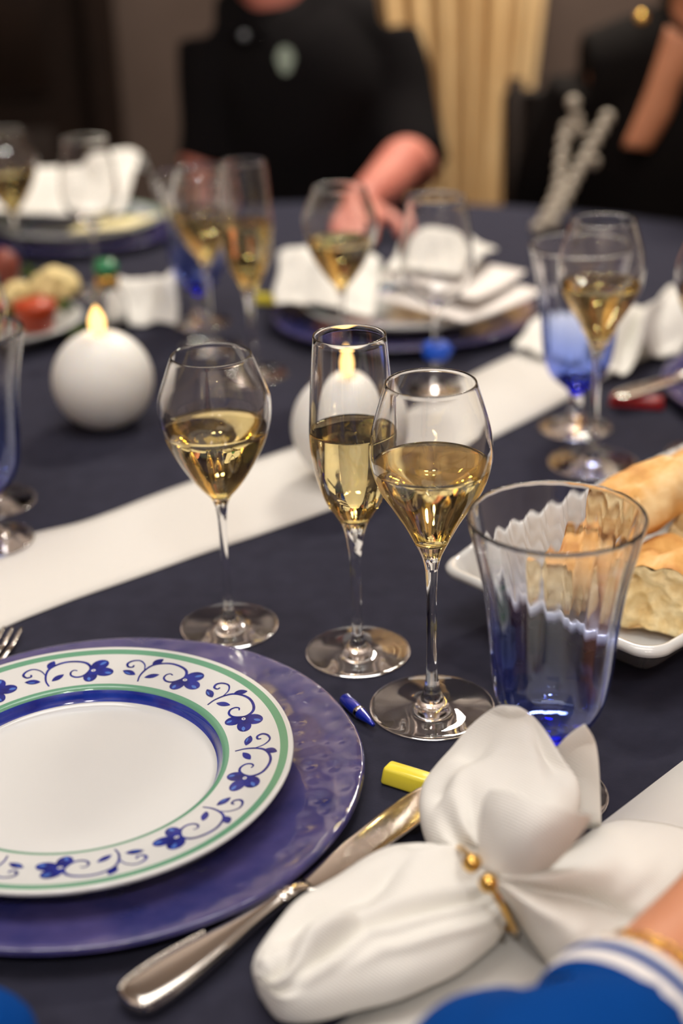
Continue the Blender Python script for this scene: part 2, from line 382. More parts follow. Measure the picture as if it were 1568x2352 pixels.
# ------------------------------------------------------------------ stemware
def offset_in(pts, t):
    out = []
    for i in range(len(pts)):
        a, b = pts[max(i-1, 0)], pts[min(i+1, len(pts)-1)]
        tx, tz = b[0]-a[0], b[1]-a[1]; l = math.hypot(tx, tz) or 1
        out.append((pts[i][0]-tz/l*t, pts[i][1]+tx/l*t))
    return out
KINDS = {
 # outer profile of bowl bottom to rim, stem/foot points, inner floor height, wall
 'tulip': dict(foot=[(0, 0), (0.0335, 0), (0.0346, 0.0006), (0.0340, 0.0013), (0.022, 0.0021), (0.0100, 0.0040), (0.0052, 0.009), (0.0036, 0.016), (0.0032, 0.022)],
               stem=[(0.0032, 0.022), (0.0030, 0.03), (0.0027, 0.055), (0.0029, 0.080), (0.0034, 0.089)],
               bowl=[(0.0034, 0.089), (0.0046, 0.096), (0.0075, 0.1025), (0.0135, 0.1095), (0.0205, 0.1193), (0.0280, 0.1321), (0.0338, 0.1448), (0.0374, 0.1580), (0.0382, 0.1690), (0.0370, 0.1770), (0.0318, 0.1915), (0.0270, 0.2040)], zin=0.1030, wall=0.0012),
 'flute': dict(foot=[(0, 0), (0.0345, 0), (0.0357, 0.0006), (0.0350, 0.0013), (0.024, 0.0021), (0.0105, 0.0042), (0.0057, 0.009), (0.0040, 0.016), (0.0036, 0.022)],
               stem=[(0.0036, 0.022), (0.0034, 0.03), (0.0033, 0.05), (0.0041, 0.0737), (0.0050, 0.081)],
               bowl=[(0.0050, 0.081), (0.0061, 0.089), (0.0087, 0.098), (0.0130, 0.1057), (0.0187, 0.1152), (0.0240, 0.1307), (0.0267, 0.1461), (0.0278, 0.1613), (0.0272, 0.1762), (0.0252, 0.2056), (0.0233, 0.2279)], zin=0.1015, wall=0.0012),
 'white': dict(foot=[(0, 0), (0.0385, 0), (0.0397, 0.0006), (0.0390, 0.0013), (0.026, 0.0022), (0.0115, 0.0046), (0.0066, 0.010), (0.0048, 0.017), (0.0038, 0.024)],
               stem=[(0.0038, 0.024), (0.0034, 0.034), (0.0032, 0.06), (0.0034, 0.085), (0.0039, 0.099)],
               bowl=[(0.0039, 0.099), (0.0062, 0.1085), (0.0108, 0.1185), (0.0169, 0.1305), (0.0242, 0.1425), (0.0312, 0.1540), (0.0354, 0.1655), (0.0369, 0.1760), (0.0362, 0.1860), (0.0345, 0.1955), (0.0306, 0.2091), (0.0270, 0.2205)], zin=0.1175, wall=0.0011),
 'round': dict(foot=[(0, 0), (0.0345, 0), (0.0357, 0.0006), (0.0350, 0.0013), (0.024, 0.0021), (0.0105, 0.0042), (0.0057, 0.009), (0.0040, 0.016), (0.0036, 0.022)],
               stem=[(0.0036, 0.022), (0.0034, 0.03), (0.0032, 0.05), (0.0034, 0.07), (0.0042, 0.082)],
               bowl=[(0.0042, 0.082), (0.0090, 0.0885), (0.0200, 0.0955), (0.0300, 0.1060), (0.0360, 0.1210), (0.0372, 0.1370), (0.0350, 0.1600), (0.0315, 0.1800), (0.0290, 0.1970)], zin=0.0905, wall=0.0010),
 'goblet': dict(foot=[(0, 0), (0.0335, 0), (0.0348, 0.0008), (0.0342, 0.0018), (0.024, 0.0040), (0.0125, 0.0085), (0.0080, 0.015), (0.0068, 0.020)],
               stem=[(0.0068, 0.020), (0.0064, 0.025), (0.0066, 0.031), (0.0072, 0.0359)],
               bowl=[(0.0072, 0.036), (0.0110, 0.0415), (0.0185, 0.0475), (0.0260, 0.0560), (0.0312, 0.0690), (0.0336, 0.0840), (0.0349, 0.0990), (0.0361, 0.1130), (0.0376, 0.1267), (0.0396, 0.1400), (0.0424, 0.1531), (0.0452, 0.1660), (0.0476, 0.1780)], zin=0.0500, wall=0.0015),
}
GM = {}
def glass_meshes(kind):
    if kind in GM: return GM[kind]
    K = KINDS[kind]; n = 160 if kind == 'goblet' else 96
    m = M_BGLASS if kind == 'goblet' else M_GLASS
    foot = K['foot'][:1] + [tuple(p) for p in spline(K['foot'][1:], 4)]
    stem = [tuple(p) for p in spline(K['stem'], 4)]
    outer = [tuple(p) for p in spline(K['bowl'], 5)]
    inner = [p for p in offset_in(outer, K['wall']) if p[1] > K['zin']+0.0006 and p[0] > 0.0015]
    top = outer[-1]; w_ = K['wall']; rim = [(top[0]-w_*0.5+w_*0.5*math.cos(a), top[1]+w_*0.55*math.sin(a)) for a in (0.45, 0.95, 1.57, 2.19, 2.69)]
    floor_in = [(0, K['zin'])]
    first = inner[0]; cur = [(first[0]*0.75, K['zin']+(first[1]-K['zin'])*0.45), (first[0]*0.4, K['zin']+(first[1]-K['zin'])*0.1)]
    bowl = outer + rim + inner[::-1] + cur + floor_in
    no = len(outer)
    rib = None
    if kind == 'goblet':
        def rib(i, z, a):
            if i < no+2 or z < 0.056: return 0.0
            return 0.00009*math.cos(a*24)*min(1, (z-0.056)/0.02)
    if kind == 'goblet': bowl = [(0, 0.0362), (0.0060, 0.0362)] + bowl; no += 2; stem = stem + [(0, stem[-1][1])]
    ms = []
    for nm, pr, rb in (('foot', foot, None), ('stem', stem, None), ('bowl', bowl, rib)):
        V, Fc = lathe(pr, n, rb); me = bpy.data.meshes.new(kind+'_'+nm); me.from_pydata(V, [], Fc)
        me.polygons.foreach_set('use_smooth', [True]*len(me.polygons)); me.materials.append(m); ms.append((nm, me))
        if kind == 'goblet' and nm != 'bowl': me.materials[0] = M_GLASS
    GM[kind] = (ms, outer, inner, K)
    return GM[kind]
WM = {}
def stemware(kind, name, loc, label, group, level=None, tilt=0.0):
    ms, outer, inner, K = glass_meshes(kind)
    e = empty(name, loc, label, 'wine glass' if kind != 'goblet' else 'water goblet', group)
    for nm, me in ms: link(nm, me, None, e)
    if level:
        key = (kind, level)
        if key not in WM:
            w = [(r+0.00025, z) for r, z in inner if z < level-0.0004]
            r1 = w[-1][0]
            pr = [(0, K['zin']-0.0003), (w[0][0]*0.4, K['zin']-0.0002), (w[0][0]*0.78, K['zin']+(w[0][1]-K['zin'])*0.4)] + w + [(r1, level+0.0008), (r1-0.0007, level+0.0002), (r1-0.0018, level), (r1*0.5, level), (0, level)]
            V, Fc = lathe(pr, 96); me = bpy.data.meshes.new('wine'); me.from_pydata(V, [], Fc)
            me.polygons.foreach_set('use_smooth', [True]*len(me.polygons)); me.materials.append(M_WINE)
            WM[key] = me
        link('wine', WM[key], None, e)['label'] = 'pale golden wine'
    return e
ZT = 0.0004
def on(px, py, z=ZT):
    p = at(px, py, 0); return (p.x, p.y, z)
GW = 'wine glasses on the table'; GG = 'blue water goblets'
stemware('tulip', 'wine_glass', on(527, 1440), 'tulip shaped glass of pale wine just above the flowered plate', GW, 0.1535)
stemware('flute', 'champagne_flute', on(822, 1499), 'straight sided flute in front of the lit candle, half full of pale wine', GW, 0.1650)
stemware('white', 'wine_glass', on(992, 1626), 'large sharp wine glass of golden wine beside the empty blue goblet', GW, 0.1695)
stemware('goblet', 'water_goblet', on(1256, 1828), 'empty flared water goblet fading to blue at the base, behind the tied napkin', GG)
stemware('tulip', 'wine_glass', on(52, 656), 'wine glass at the upper left edge with golden wine, beside the far left place setting', GW, 0.1535)
stemware('round', 'wine_glass', on(228, 669), 'empty round wine glass in front of the far left charger', GW)
stemware('tulip', 'wine_glass', on(486, 797), 'blurred tulip glass of wine left of the tall blurred flute', GW, 0.1535)
stemware('flute', 'champagne_flute', on(584, 860), 'blurred tall flute of golden wine in front of the man in black', GW, 0.1650)
stemware('goblet', 'water_goblet', on(463, 742), 'blurred water goblet with blue base behind the two glasses in the left centre', GG)
stemware('tulip', 'wine_glass', on(790, 872), 'blurred tulip glass of wine right behind the near flute, before the papers', GW, 0.1500)
g7 = stemware('round', 'wine_glass', on(1002, 895, 0.0026), 'empty round wine glass with a blue ring on its stem', GW)
stemware('white', 'wine_glass', on(1360, 1065), 'blurred wine glass of golden wine in front of the woman with the beads', GW, 0.1660)
stemware('goblet', 'water_goblet', on(1320, 985), 'blurred blue based goblet partly behind the right hand wine glass', GG)
stemware('goblet', 'water_goblet', on(-20, 1250, 0.0024), 'water goblet cut by the left edge, its blue base above the white runner', GG)
stemware('white', 'wine_glass', on(-25, 1155), 'wine glass cut by the left edge, behind the goblet beside the ball candle', GW, 0.1660)
p = Vector((0.333, 1.210, 0)); stemware('tulip', 'wine_glass', (p.x, p.y, ZT), 'wine glass cut by the right edge of the picture', GW, 0.1535)
ch = empty('glass_charm', (g7.location.x, g7.location.y, 0), 'bright blue ring clipped around the stem of the empty round glass', 'glass charm')
o = mesh('ring', *lathe([(0.0046, 0.035), (0.0125, 0.035), (0.0145, 0.039), (0.0145, 0.046), (0.0125, 0.050), (0.0046, 0.050)], 32), M_CHARM, ch)
mesh('clasp', *ball((0.0145, 0, 0.0425), 0.003), M_CHARM, ch)

# ------------------------------------------------------------------ plates
def charger_mesh():
    pr = [(0, 0.0), (0.085, 0.0), (0.092, 0.001), (0.104, 0.0048), (0.135, 0.0094), (0.1575, 0.0125), (0.1592, 0.0138), (0.1590, 0.0152), (0.1575, 0.0160),
          (0.150, 0.0153), (0.135, 0.0134), (0.118, 0.0108), (0.104, 0.0082), (0.094, 0.0058), (0.080, 0.0050), (0.04, 0.0050), (0, 0.0050)]
    pr = pr[:2] + [tuple(p) for p in spline(pr[2:], 3)]
    return lathe(pr, 160, lambda i, z, a: 0.0003*math.sin(a*7+1)+0.0002*math.sin(a*13) if i > 8 else 0)
CHV = charger_mesh()
def charger(loc, label):
    o = mesh('charger_plate', *CHV, M_CHARGER); o.location = loc; o.scale = (0.990, 0.990, 1.0)
    return prop(o, label, 'charger plate', 'hammered blue glass chargers')
ca = charger((-0.1490, 0.7120, ZT), 'purple blue hammered glass charger under the flowered plate in the foreground')
PLATE = [(0.0, 0.0085), (0.060, 0.0085), (0.074, 0.0088), (0.0785, 0.0096), (0.0810, 0.0120), (0.0826, 0.0158), (0.0844, 0.0184), (0.0875, 0.0194), (0.0980, 0.0208), (0.110, 0.0226), (0.1175, 0.0238), (0.1205, 0.0244), (0.1240, 0.0250)]
PLS = [tuple(p) for p in spline(PLATE, 4)]
def plate_z(r):
    for (a, b) in zip(PLS, PLS[1:]):
        if a[0] <= r <= b[0]: return a[1]+(b[1]-a[1])*(r-a[0])/max(1e-9, b[0]-a[0])
    return PLS[-1][1]
def plate_mesh():
    topp = PLS; under = [(r, z-0.0042) for r, z in PLS if r > 0.074]
    pr = [(0, 0.0046), (0.05, 0.0046), (0.062, 0.0046), (0.064, 0.0), (0.067, 0.0), (0.070, 0.0048)] + under[:-1] + [(0.1246, 0.0222), (0.1256, 0.0238), (0.1250, 0.0250)] + topp[::-1]
    V, Fc = lathe(pr, 144); idx = []
    n = 144
    for f in Fc:
        rr = sum(math.hypot(V[i][0], V[i][1]) for i in f)/len(f); zz = sum(V[i][2] for i in f)/len(f)
        topside = zz > plate_z(rr)-0.002
        if topside and 0.0798 < rr < 0.0836: idx.append(1)
        elif topside and 0.0836 < rr < 0.0878: idx.append(2)
        elif topside and 0.1178 < rr < 0.1222: idx.append(2)
        else: idx.append(0)
    return V, Fc, idx
PV, PF, PI = plate_mesh()
def motif(a0):
    """painted flower spray: t millimetres clockwise along the rim, r millimetres from the centre"""
    V, Fc, idx = [], [], []
    def put(t, r, lift=0.00012):
        r = 89.5+(r-89)*0.92
        a = a0 - t/102.0; rr = r/1000
        return (rr*math.cos(a), rr*math.sin(a), plate_z(rr)+lift)
    def ell(t, r, L, W, ang, mi, lift):
        n = 18; ring0 = len(V); c, s = math.cos(math.radians(ang)), math.sin(math.radians(ang))
        V.append(put(t, r, lift))
        for f in (0.5, 1.0):
            for k in range(n):
                q = 2*math.pi*k/n; x = L/2*math.cos(q)*f; y = W/2*math.sin(q)*f
                V.append(put(t+x*c-y*s, r+x*s+y*c, lift))
        for k in range(n):
            k2 = (k+1) % n
            Fc.append((ring0, ring0+1+k, ring0+1+k2)); idx.append(mi)
            Fc.append((ring0+1+k, ring0+1+n+k, ring0+1+n+k2, ring0+1+k2)); idx.append(mi)
    def leaf(t, r, L, W, ang, mi=0, lift=0.00012):
        n = 10; c, s = math.cos(math.radians(ang)), math.sin(math.radians(ang)); b = len(V)
        for k in range(n+1):
            u = k/n; w = W/2*math.sin(math.pi*u)**0.8; x = (u-0.5)*L
            for sg in (1, -1): V.append(put(t+x*c-sg*w*s, r+x*s+sg*w*c, lift))
        for k in range(n): Fc.append((b+2*k, b+2*k+1, b+2*k+3, b+2*k+2)); idx.append(mi)
    def stroke(pts, w0, w1):
        P = spline(pts, 6); b = len(V); n = len(P)
        for k, p in enumerate(P):
            d = P[min(k+1, n-1)]-P[max(k-1, 0)]; d = d/(np.hypot(*d) or 1); u = k/(n-1); w = (w0+(w1-w0)*u)*(0.55+0.45*math.sin(math.pi*u))/2
            V.append(put(p[0]-d[1]*w, p[1]+d[0]*w)); V.append(put(p[0]+d[1]*w, p[1]-d[0]*w))
        for k in range(n-1): Fc.append((b+2*k, b+2*k+1, b+2*k+3, b+2*k+2)); idx.append(0)
    stroke([(-30.5, 90.5), (-31.3, 97), (-29.5, 105), (-25.8, 110.5), (-18, 114), (-10.4, 113.5), (-4.3, 110.5), (-1.6, 105), (-3.2, 100), (-6.7, 96.5), (-11, 96), (-14.2, 98.5), (-14.3, 102), (-12.2, 104), (-10, 103)], 2.1, 1.7)
    stroke([(-30.3, 103), (-32, 109), (-36, 113), (-40.5, 112.2), (-43, 109), (-41.8, 105.6), (-39, 105.6), (-38.6, 107.8)], 1.2, 2.0)
    leaf(-39.6, 99.5, 10.5, 5.2, -22); leaf(-25.2, 115.6-1.8, 9, 4.8, 60); leaf(-23.2, 98.3, 10.5, 4.6, 32)
    for (t, r, L, W, an) in ((4.0, 107.5, 12.5, 10, 50), (7.6, 99.8, 12.5, 9.5, -8), (-1.5, 95.2, 11.5, 9.5, -105)):
        ell(t, r, L, W, an, 0, 0.00014)
    ell(0.8, 101.5, 7, 7, 0, 0, 0.00016)
    for (t, r, L, W, an) in ((6.0, 109.3, 5.5, 2.2, 45), (10.4, 98.6, 5.0, 2.4, -10), (-2.2, 92.6, 4.2, 2.4, -80), (-40.5, 98.8, 5, 1.2, -22)):
        leaf(t, r, L, W, an, 1, 0.00020)
    ell(0.3, 101.8, 3.0, 2.6, 20, 2, 0.00020); ell(0.3, 101.8, 1.1, 0.9, 20, 0, 0.00024)
    return V, Fc, idx
def dinner_plate(loc, label, rz=0.0):
    o = mesh('dinner_plate', PV, PF, [M_PORC, M_BLUE, M_GREEN], idx=PI); o.location = loc; o.rotation_euler = (0, 0, rz)
    prop(o, label, 'plate', 'flowered dinner plates')
    for k in range(10):
        V, Fc, idx = motif(math.radians(94.5-36.9+36*k))
        f = mesh('painted_flower', V, Fc, [M_PAINT, M_PAINT2, M_PORC], o, idx=idx)
    return o
dinner_plate((-0.1575, 0.7060, 0.0056), 'white plate with blue flowers and green bands on the near charger')

# far place settings
pc = at(925, 738); charger((pc.x, pc.y, ZT), 'dark blue charger in the middle distance under papers and a napkin')
dpc = dinner_plate((pc.x+0.004, pc.y, 0.0056), 'blurred plate under the white papers in the middle distance', 0.2)
pl = at(185, 545); charger((pl.x, pl.y, ZT), 'dark blue charger at the far left of the table')
dpl = dinner_plate((pl.x, pl.y, 0.0056), 'blurred plate under a folded napkin at the far left of the table', 0.5)
pr_ = at(1885, 912); charger((pr_.x, pr_.y, ZT), 'dark blue charger cut by the right edge of the picture')

# ------------------------------------------------------------------ cutlery
def along(p, q):
    """frame at p with x towards q"""
    p, q = Vector(p), Vector(q); x = (q-p).normalized(); y = Vector((0, 0, 1)).cross(x).normalized(); z = x.cross(y)
    return Matrix(((x.x, y.x, z.x, p.x), (x.y, y.y, z.y, p.y), (x.z, y.z, z.z, p.z), (0, 0, 0, 1)))
def slab(sta, th, nseg=10):
    """flat bar: stations (x, y centre, half width, half thickness, z) with rounded section"""
    V, Fc = [], []; n = nseg*2
    for (x, yc, hw, ht, z) in sta:
        for k in range(n):
            a = 2*math.pi*k/n; c, s = math.cos(a), math.sin(a)
            V.append((x, yc+hw*math.copysign(abs(c)**0.7, c), z+ht*math.copysign(abs(s)**0.7, s)))
    for i in range(len(sta)-1):
        for k in range(n):
            k2 = (k+1) % n; Fc.append((i*n+k, (i+1)*n+k, (i+1)*n+k2, i*n+k2))
    Fc.append(tuple(range(n))); Fc.append(tuple(range((len(sta)-1)*n, len(sta)*n))[::-1])
    return V, Fc
def knife(h, tip, name, label, zh=0.0062, zt=0.0135, m_h=None, beads=True):
    """table knife from handle end h to blade tip (xy), blade leaning on its rest"""
    M = along((h[0], h[1], zh), (tip[0], tip[1], zt)); L = (Vector(tip[:2])-Vector(h[:2])).length; m_h = m_h or M_STEEL
    e = empty(name, (0, 0, 0), label, 'knife'); e.matrix_world = M
    k = L/0.245
    hs = spline([(0.0, 0.0015, 0.0010), (0.003, 0.0090, 0.0035), (0.010, 0.0124, 0.0048), (0.03, 0.0130, 0.0050), (0.055, 0.0102, 0.0046), (0.08, 0.0064, 0.0042), (0.098, 0.0048, 0.0040), (0.106, 0.0046, 0.0042)], 4)
    mesh('handle', *slab([(x*k, 0, w, hh, 0) for x, w, hh in hs], 0), m_h, e, recalc=True)
    if beads:
        parts = []
        for side in (1, -1):
            for q in range(30):
                u = q/29; x = 0.004+u*0.055
                w = np.interp(x, [p[0] for p in hs], [p[1] for p in hs])*0.86; hh = np.interp(x, [p[0] for p in hs], [p[2] for p in hs])
                parts.append(ball((x*k, side*w, hh*0.74), 0.0013, 6, 4))
        o = mesh('beaded_edge', *join(parts), M_STEEL, e); o['kind'] = 'stuff'
    bo = spline([(0.105, 0.0047, 0.0043), (0.108, 0.0062, 0.0048), (0.111, 0.0054, 0.0042), (0.113, 0.0060, 0.0044), (0.118, 0.0050, 0.0034), (0.126, 0.0060, 0.0014)], 3)
    mesh('bolster', *slab([(x*k, 0, w, hh, 0) for x, w, hh in bo], 0), M_STEEL, e, recalc=True)
    # blade: lower (right) edge is the cutting edge, upper edge straight then dropping to a rounded tip
    bl = [(0.122, 0.0045, -0.0060), (0.128, 0.0056, -0.0092), (0.14, 0.0068, -0.0112), (0.17, 0.0092, -0.0122), (0.20, 0.0112, -0.0122), (0.225, 0.0115, -0.0110), (0.236, 0.0102, -0.0082), (0.242, 0.0062, -0.0035), (0.2445, 0.0035, 0.0005)]
    sta = []
    for p in spline(bl, 4):
        sta.append((p[0]*k, (p[1]+p[2])/2, (p[1]-p[2])/2, 0.0009, 0.0))
    o = mesh('blade', *slab(sta, 0), M_STEEL, e, recalc=True)
    return e
kh = at(288, 2312, 0.006); kt = at(1025, 1807, 0.0130)
knife((kh.x, kh.y), (kt.x, kt.y), 'table_knife', 'silver table knife with beaded handle beside the near charger')
def knife_rest(px, py, rz, m, label):
    o = mesh('knife_rest', *bx(-0.022, 0.022, -0.007, 0.007, 0, 0.0115), m, smooth=False)
    for v in o.data.vertices:
        if v.co.z > 0.006: v.co.y *= 0.72; v.co.x *= 0.93
    bevel_mesh(o, 0.0022, 3)
    p = at(px, py, 0.004); o.location = (p.x, p.y, ZT); o.rotation_euler = (0, 0, rz)
    return prop(o, label, 'knife rest', 'coloured knife rests')
knife_rest(958, 1800, -0.55, M_YEL, 'small yellow knife rest under the blade tip of the near knife')
knife_rest(612, 690, -0.35, M_YEL, 'yellow knife rest left of the charger in the middle distance')
rr = knife_rest(1462, 925, -0.3, M_RED, 'red knife rest in front of the napkin at the right'); rr.scale = (1.25, 1.2, 1.0)
ka, kb = at(1690, 838, 0.02), at(1412, 905, 0.0165)
knife((ka.x, ka.y), (kb.x, kb.y), 'table_knife', 'blurred pale knife lying on the red knife rest at the right', zh=0.023, zt=0.0150, beads=False)
def fork(tip, tail):
    M = along((tail[0], tail[1], 0.004), (tip[0], tip[1], 0.007)); L = (Vector(tip)-Vector(tail)).length
    e = empty('table_fork', (0, 0, 0), 'silver fork whose tines show at the left edge above the charger', 'fork'); e.matrix_world = M
    mesh('handle', *slab([(0, 0, 0.006, 0.0014, 0), (0.004, 0, 0.009, 0.0016, 0), (0.03, 0, 0.0095, 0.0018, 0.0005), (0.07, 0, 0.006, 0.0018, 0.001), (L-0.075, 0, 0.0032, 0.0018, 0.001), (L-0.062, 0, 0.0055, 0.0015, 0.000)], 0), M_STEEL, e, recalc=True)
    mesh('head', *slab([(L-0.064, 0, 0.005, 0.0013, 0.0), (L-0.055, 0, 0.0105, 0.0012, -0.001), (L-0.044, 0, 0.0118, 0.0011, -0.002), (L-0.040, 0, 0.0118, 0.0010, -0.002)], 0), M_STEEL, e, recalc=True)
    for k in range(4):
        y = -0.0099+k*0.0066
        mesh('tine', *slab([(L-0.043, y, 0.0020, 0.0010, -0.002), (L-0.02, y, 0.0017, 0.0010, -0.002), (L-0.004, y, 0.0013, 0.0009, 0.0), (L, y, 0.0006, 0.0006, 0.001)], 0), M_STEEL, e, recalc=True)
ft = at(20, 1446, 0.006); fd = (at(0, 1510)-at(38, 1458)); fd.z = 0; fd.normalize(); fe = ft+fd*0.20
fork((ft.x, ft.y), (fe.x, fe.y))
pt, pb = at(858, 1668, 0.004), at(782, 1600, 0.004); dv = (pb-pt).normalized()
e = empty('pen', (0, 0, 0), 'pointed tip of a shiny blue pen poking out from under the near charger', 'pen'); e.matrix_world = along((pt.x, pt.y, 0.0048), (pb.x, pb.y, 0.0048))
prf = [(0.0, 0.0), (0.0012, 0.0), (0.0018, 0.004), (0.0034, 0.012), (0.0040, 0.016)]
rotx = Matrix.Rotation(math.pi/2, 4, 'Y')
mesh('tip', *xf(lathe(prf, 24), rotx), M_PEN, e)
mesh('band', *xf(lathe([(0.0040, 0.016), (0.0044, 0.0165), (0.0044, 0.019), (0.0040, 0.0195)], 24), rotx), M_STEEL, e)
mesh('barrel', *xf(lathe([(0.0040, 0.0195), (0.0043, 0.022), (0.0043, 0.036), (0.003, 0.038), (0, 0.038)], 24), rotx), M_PEN, e)

# ------------------------------------------------------------------ candles
def ball_candle(px, py, label, flame_h):
    zc = 0.0470; p = at(px, py, zc); R = 0.0495
    e = empty('ball_candle', (p.x, p.y, ZT if px < 500 else 0.0026), label, 'candle', 'white ball candles')
    pr = [(0, 0.0), (0.014, 0.0)] + [(R*math.sin(a), zc-R*math.cos(a)) for a in np.linspace(0.33, math.pi-0.30, 40)]
    zt = pr[-1][1]; pr += [(0.0120, zt-0.0005), (0.0095, zt-0.0028), (0.005, zt-0.0045), (0, zt-0.005)]
    mesh('wax', *lathe(pr, 72), M_WAX, e)
    mesh('wick', *tube([(0, 0, zt-0.006), (0.0003, 0, zt), (0.001, 0, zt+0.006)], 0.0007, 8), M_WICK, e)
    fl = [(0, zt-0.001), (0.0042, zt+0.0005), (0.0070, zt+0.005), (0.0080, zt+0.0100), (0.0072, zt+0.0155), (0.0050, zt+0.0210), (0.0024, zt+0.0255), (0, zt+0.028)]
    mesh('flame', *lathe([(abs(a), b) for a, b in spline(fl, 3)], 24), M_FLAME, e)
ball_candle(236, 873, 'white ball candle with a flame at the left, in front of the food dish', 0.028)
ball_candle(798, 985, 'white ball candle with a flame standing behind the near flute', 0.028)

# ------------------------------------------------------------------ tied napkin and its ring
def patch(name, net, m, parent, lv=3, thick=0.0014, closed=False, flip=False):
    """cloth surface from rows of (px, py, z) control points"""
    rows, cols = len(net), len(net[0]); V = [at(*q) for r in net for q in r]; Fc = []
    cc = cols if closed else cols-1
    for i in range(rows-1):
        for j in range(cc):
            j2 = (j+1) % cols; f = (i*cols+j, i*cols+j2, (i+1)*cols+j2, (i+1)*cols+j); Fc.append(f[::-1] if flip else f)
    if closed: Fc.append(tuple(range(cols))[::-1]); Fc.append(tuple(range((rows-1)*cols, rows*cols)))
    return V, Fc

def roll(left, right, hs, z0, grooves, nphi=56, ns=9, seed=0.0, rough=0.0016):
    """stuffed fold of cloth between two edge lines given as (px, py, z); hs = heights of the top above the edge, grooves carve folds"""
    Lp = spline([tuple(at(*p)) for p in left], ns); Rp = spline([tuple(at(*p)) for p in right], ns); Hs = spline([(h,) for h in hs], ns); n = len(Lp); V, Fc = [], []
    for i in range(n):
        t = i/(n-1); L, R = Vector(Lp[i]), Vector(Rp[i]); mid = (L+R)/2; half = (L-R)/2; h = float(Hs[i][0])
        for k in range(nphi):
            a = 2*math.pi*k/nphi; c, s = math.cos(a), math.sin(a)
            hh = h*(1+0.25*noise.noise(Vector((t*4+seed, c*1.5, 0)))) if s > 0 else min(mid.z-0.002, h)*0.9
            f = 1.0; dz = 0.0
            for (tt, aa, sa, dep) in grooves:   # polyline of angle over t, width, depth over t
                if tt[0] <= t <= tt[-1]:
                    ac = np.interp(t, tt, aa); dd = np.interp(t, tt, dep); da = (math.degrees(a)-ac+180) % 360-180
                    dz -= dd*(1.25*math.exp(-(da/sa)**2) - 0.45*math.exp(-((da-1.7*sa)/(0.9*sa))**2))
            p = mid + half*(math.copysign(abs(c)**0.85, c)) + Vector((0, 0, 1))*(hh*math.copysign(abs(s)**0.85, s))
            nrm = (half.normalized()*c*0.6 + Vector((0, 0, 1))*s)
            p = p + nrm*dz
            p = p + nrm*rough*noise.noise(p*38+Vector((seed, 0, 0)))
            V.append(p)
    for i in range(n-1):
        for k in range(nphi):
            k2 = (k+1) % nphi; Fc.append((i*nphi+k, i*nphi+k2, (i+1)*nphi+k2, (i+1)*nphi+k))
    Fc.append(tuple(range(nphi))[::-1]); Fc.append(tuple(range((n-1)*nphi, n*nphi)))
    return V, Fc

pieces = []
# long folded tail towards the lower left
L1 = [(1085, 1985, .034), (1010, 1966, .026), (930, 1968, .022), (850, 1990, .020), (770, 2035, .019), (690, 2090, .018), (625, 2155, .018), (588, 2200, .018), (578, 2225, .017)]
R1 = [(1150, 2050, .034), (1162, 2110, .022), (1120, 2170, .018), (1050, 2222, .017), (950, 2272, .016), (850, 2300, .015), (740, 2330, .014), (655, 2330, .014), (600, 2275, .016)]
H1 = [0.012, 0.018, 0.021, 0.022, 0.022, 0.021, 0.019, 0.015, 0.008]
G1_ = [([0.04, .2, .4, .55, .68, .85], [128, 126, 112, 102, 112, 124], 8, [0.003, .007, .009, .011, .008, .0]),
       ([0.04, .2, .4, .55, .7], [146, 142, 128, 118, 128], 7, [0.002, .005, .006, .006, .0]),
       ([0.0, .08, .2, .32], [40, 46, 52, 58], 11, [0.003, .008, .006, .0]),
       ([0.38, .5, .62, .8], [84, 80, 74, 66], 13, [0.0, .006, .008, .0]),
       ([0.3, .42, .55], [70, 76, 84], 8, [0.0, .004, .0]),
       ([0.55, .7, .85], [96, 94, 92], 9, [0.0, -.004, .0]),
       ([0.7, .82, .95], [84, 100, 112], 10, [0.0, .008, .004]),
       ([0.78, .9, 1.0], [130, 134, 138], 9, [0.0, .007, .004]),
       ([0.86, .95, 1.0], [60, 64, 70], 9, [0.0, .006, .004])]
pieces.append(roll(L1, R1, H1, 0.0, G1_, nphi=160, ns=12, seed=1.0, rough=0.0024))
# big puffed loop standing up above the ring
L2 = [(1085, 1972, .030), (1000, 1958, .022), (968, 1895, .024), (966, 1830, .030), (1000, 1765, .038), (1050, 1706, .050), (1095, 1665, .062), (1132, 1638, .072), (1158, 1629, .078)]
R2 = [(1150, 2010, .034), (1225, 1990, .036), (1290, 1930, .040), (1325, 1870, .044), (1330, 1815, .050), (1295, 1760, .058), (1258, 1700, .066), (1222, 1652, .074), (1190, 1632, .079)]
H2 = [0.008, 0.016, 0.020, 0.019, 0.014, 0.010, 0.007, 0.005, 0.002]
G2_ = [([0.02, .12, .25], [60, 56, 50], 12, [0.004, .009, .0]), ([0.05, .2, .4], [84, 78, 70], 9, [0.003, .006, .0]), ([.22, .32, .45], [38, 44, 52], 13, [0, .008, 0]),
       ([.35, .5, .7], [60, 66, 74], 12, [0, .005, 0]), ([.3, .5, .8], [110, 106, 100], 12, [0, -.003, 0]), ([.4, .6, .9], [130, 132, 136], 14, [0, .004, 0])]
pieces.append(roll(L2, R2, H2, 0.0, G2_, nphi=120, ns=10, seed=5.0, rough=0.0028))
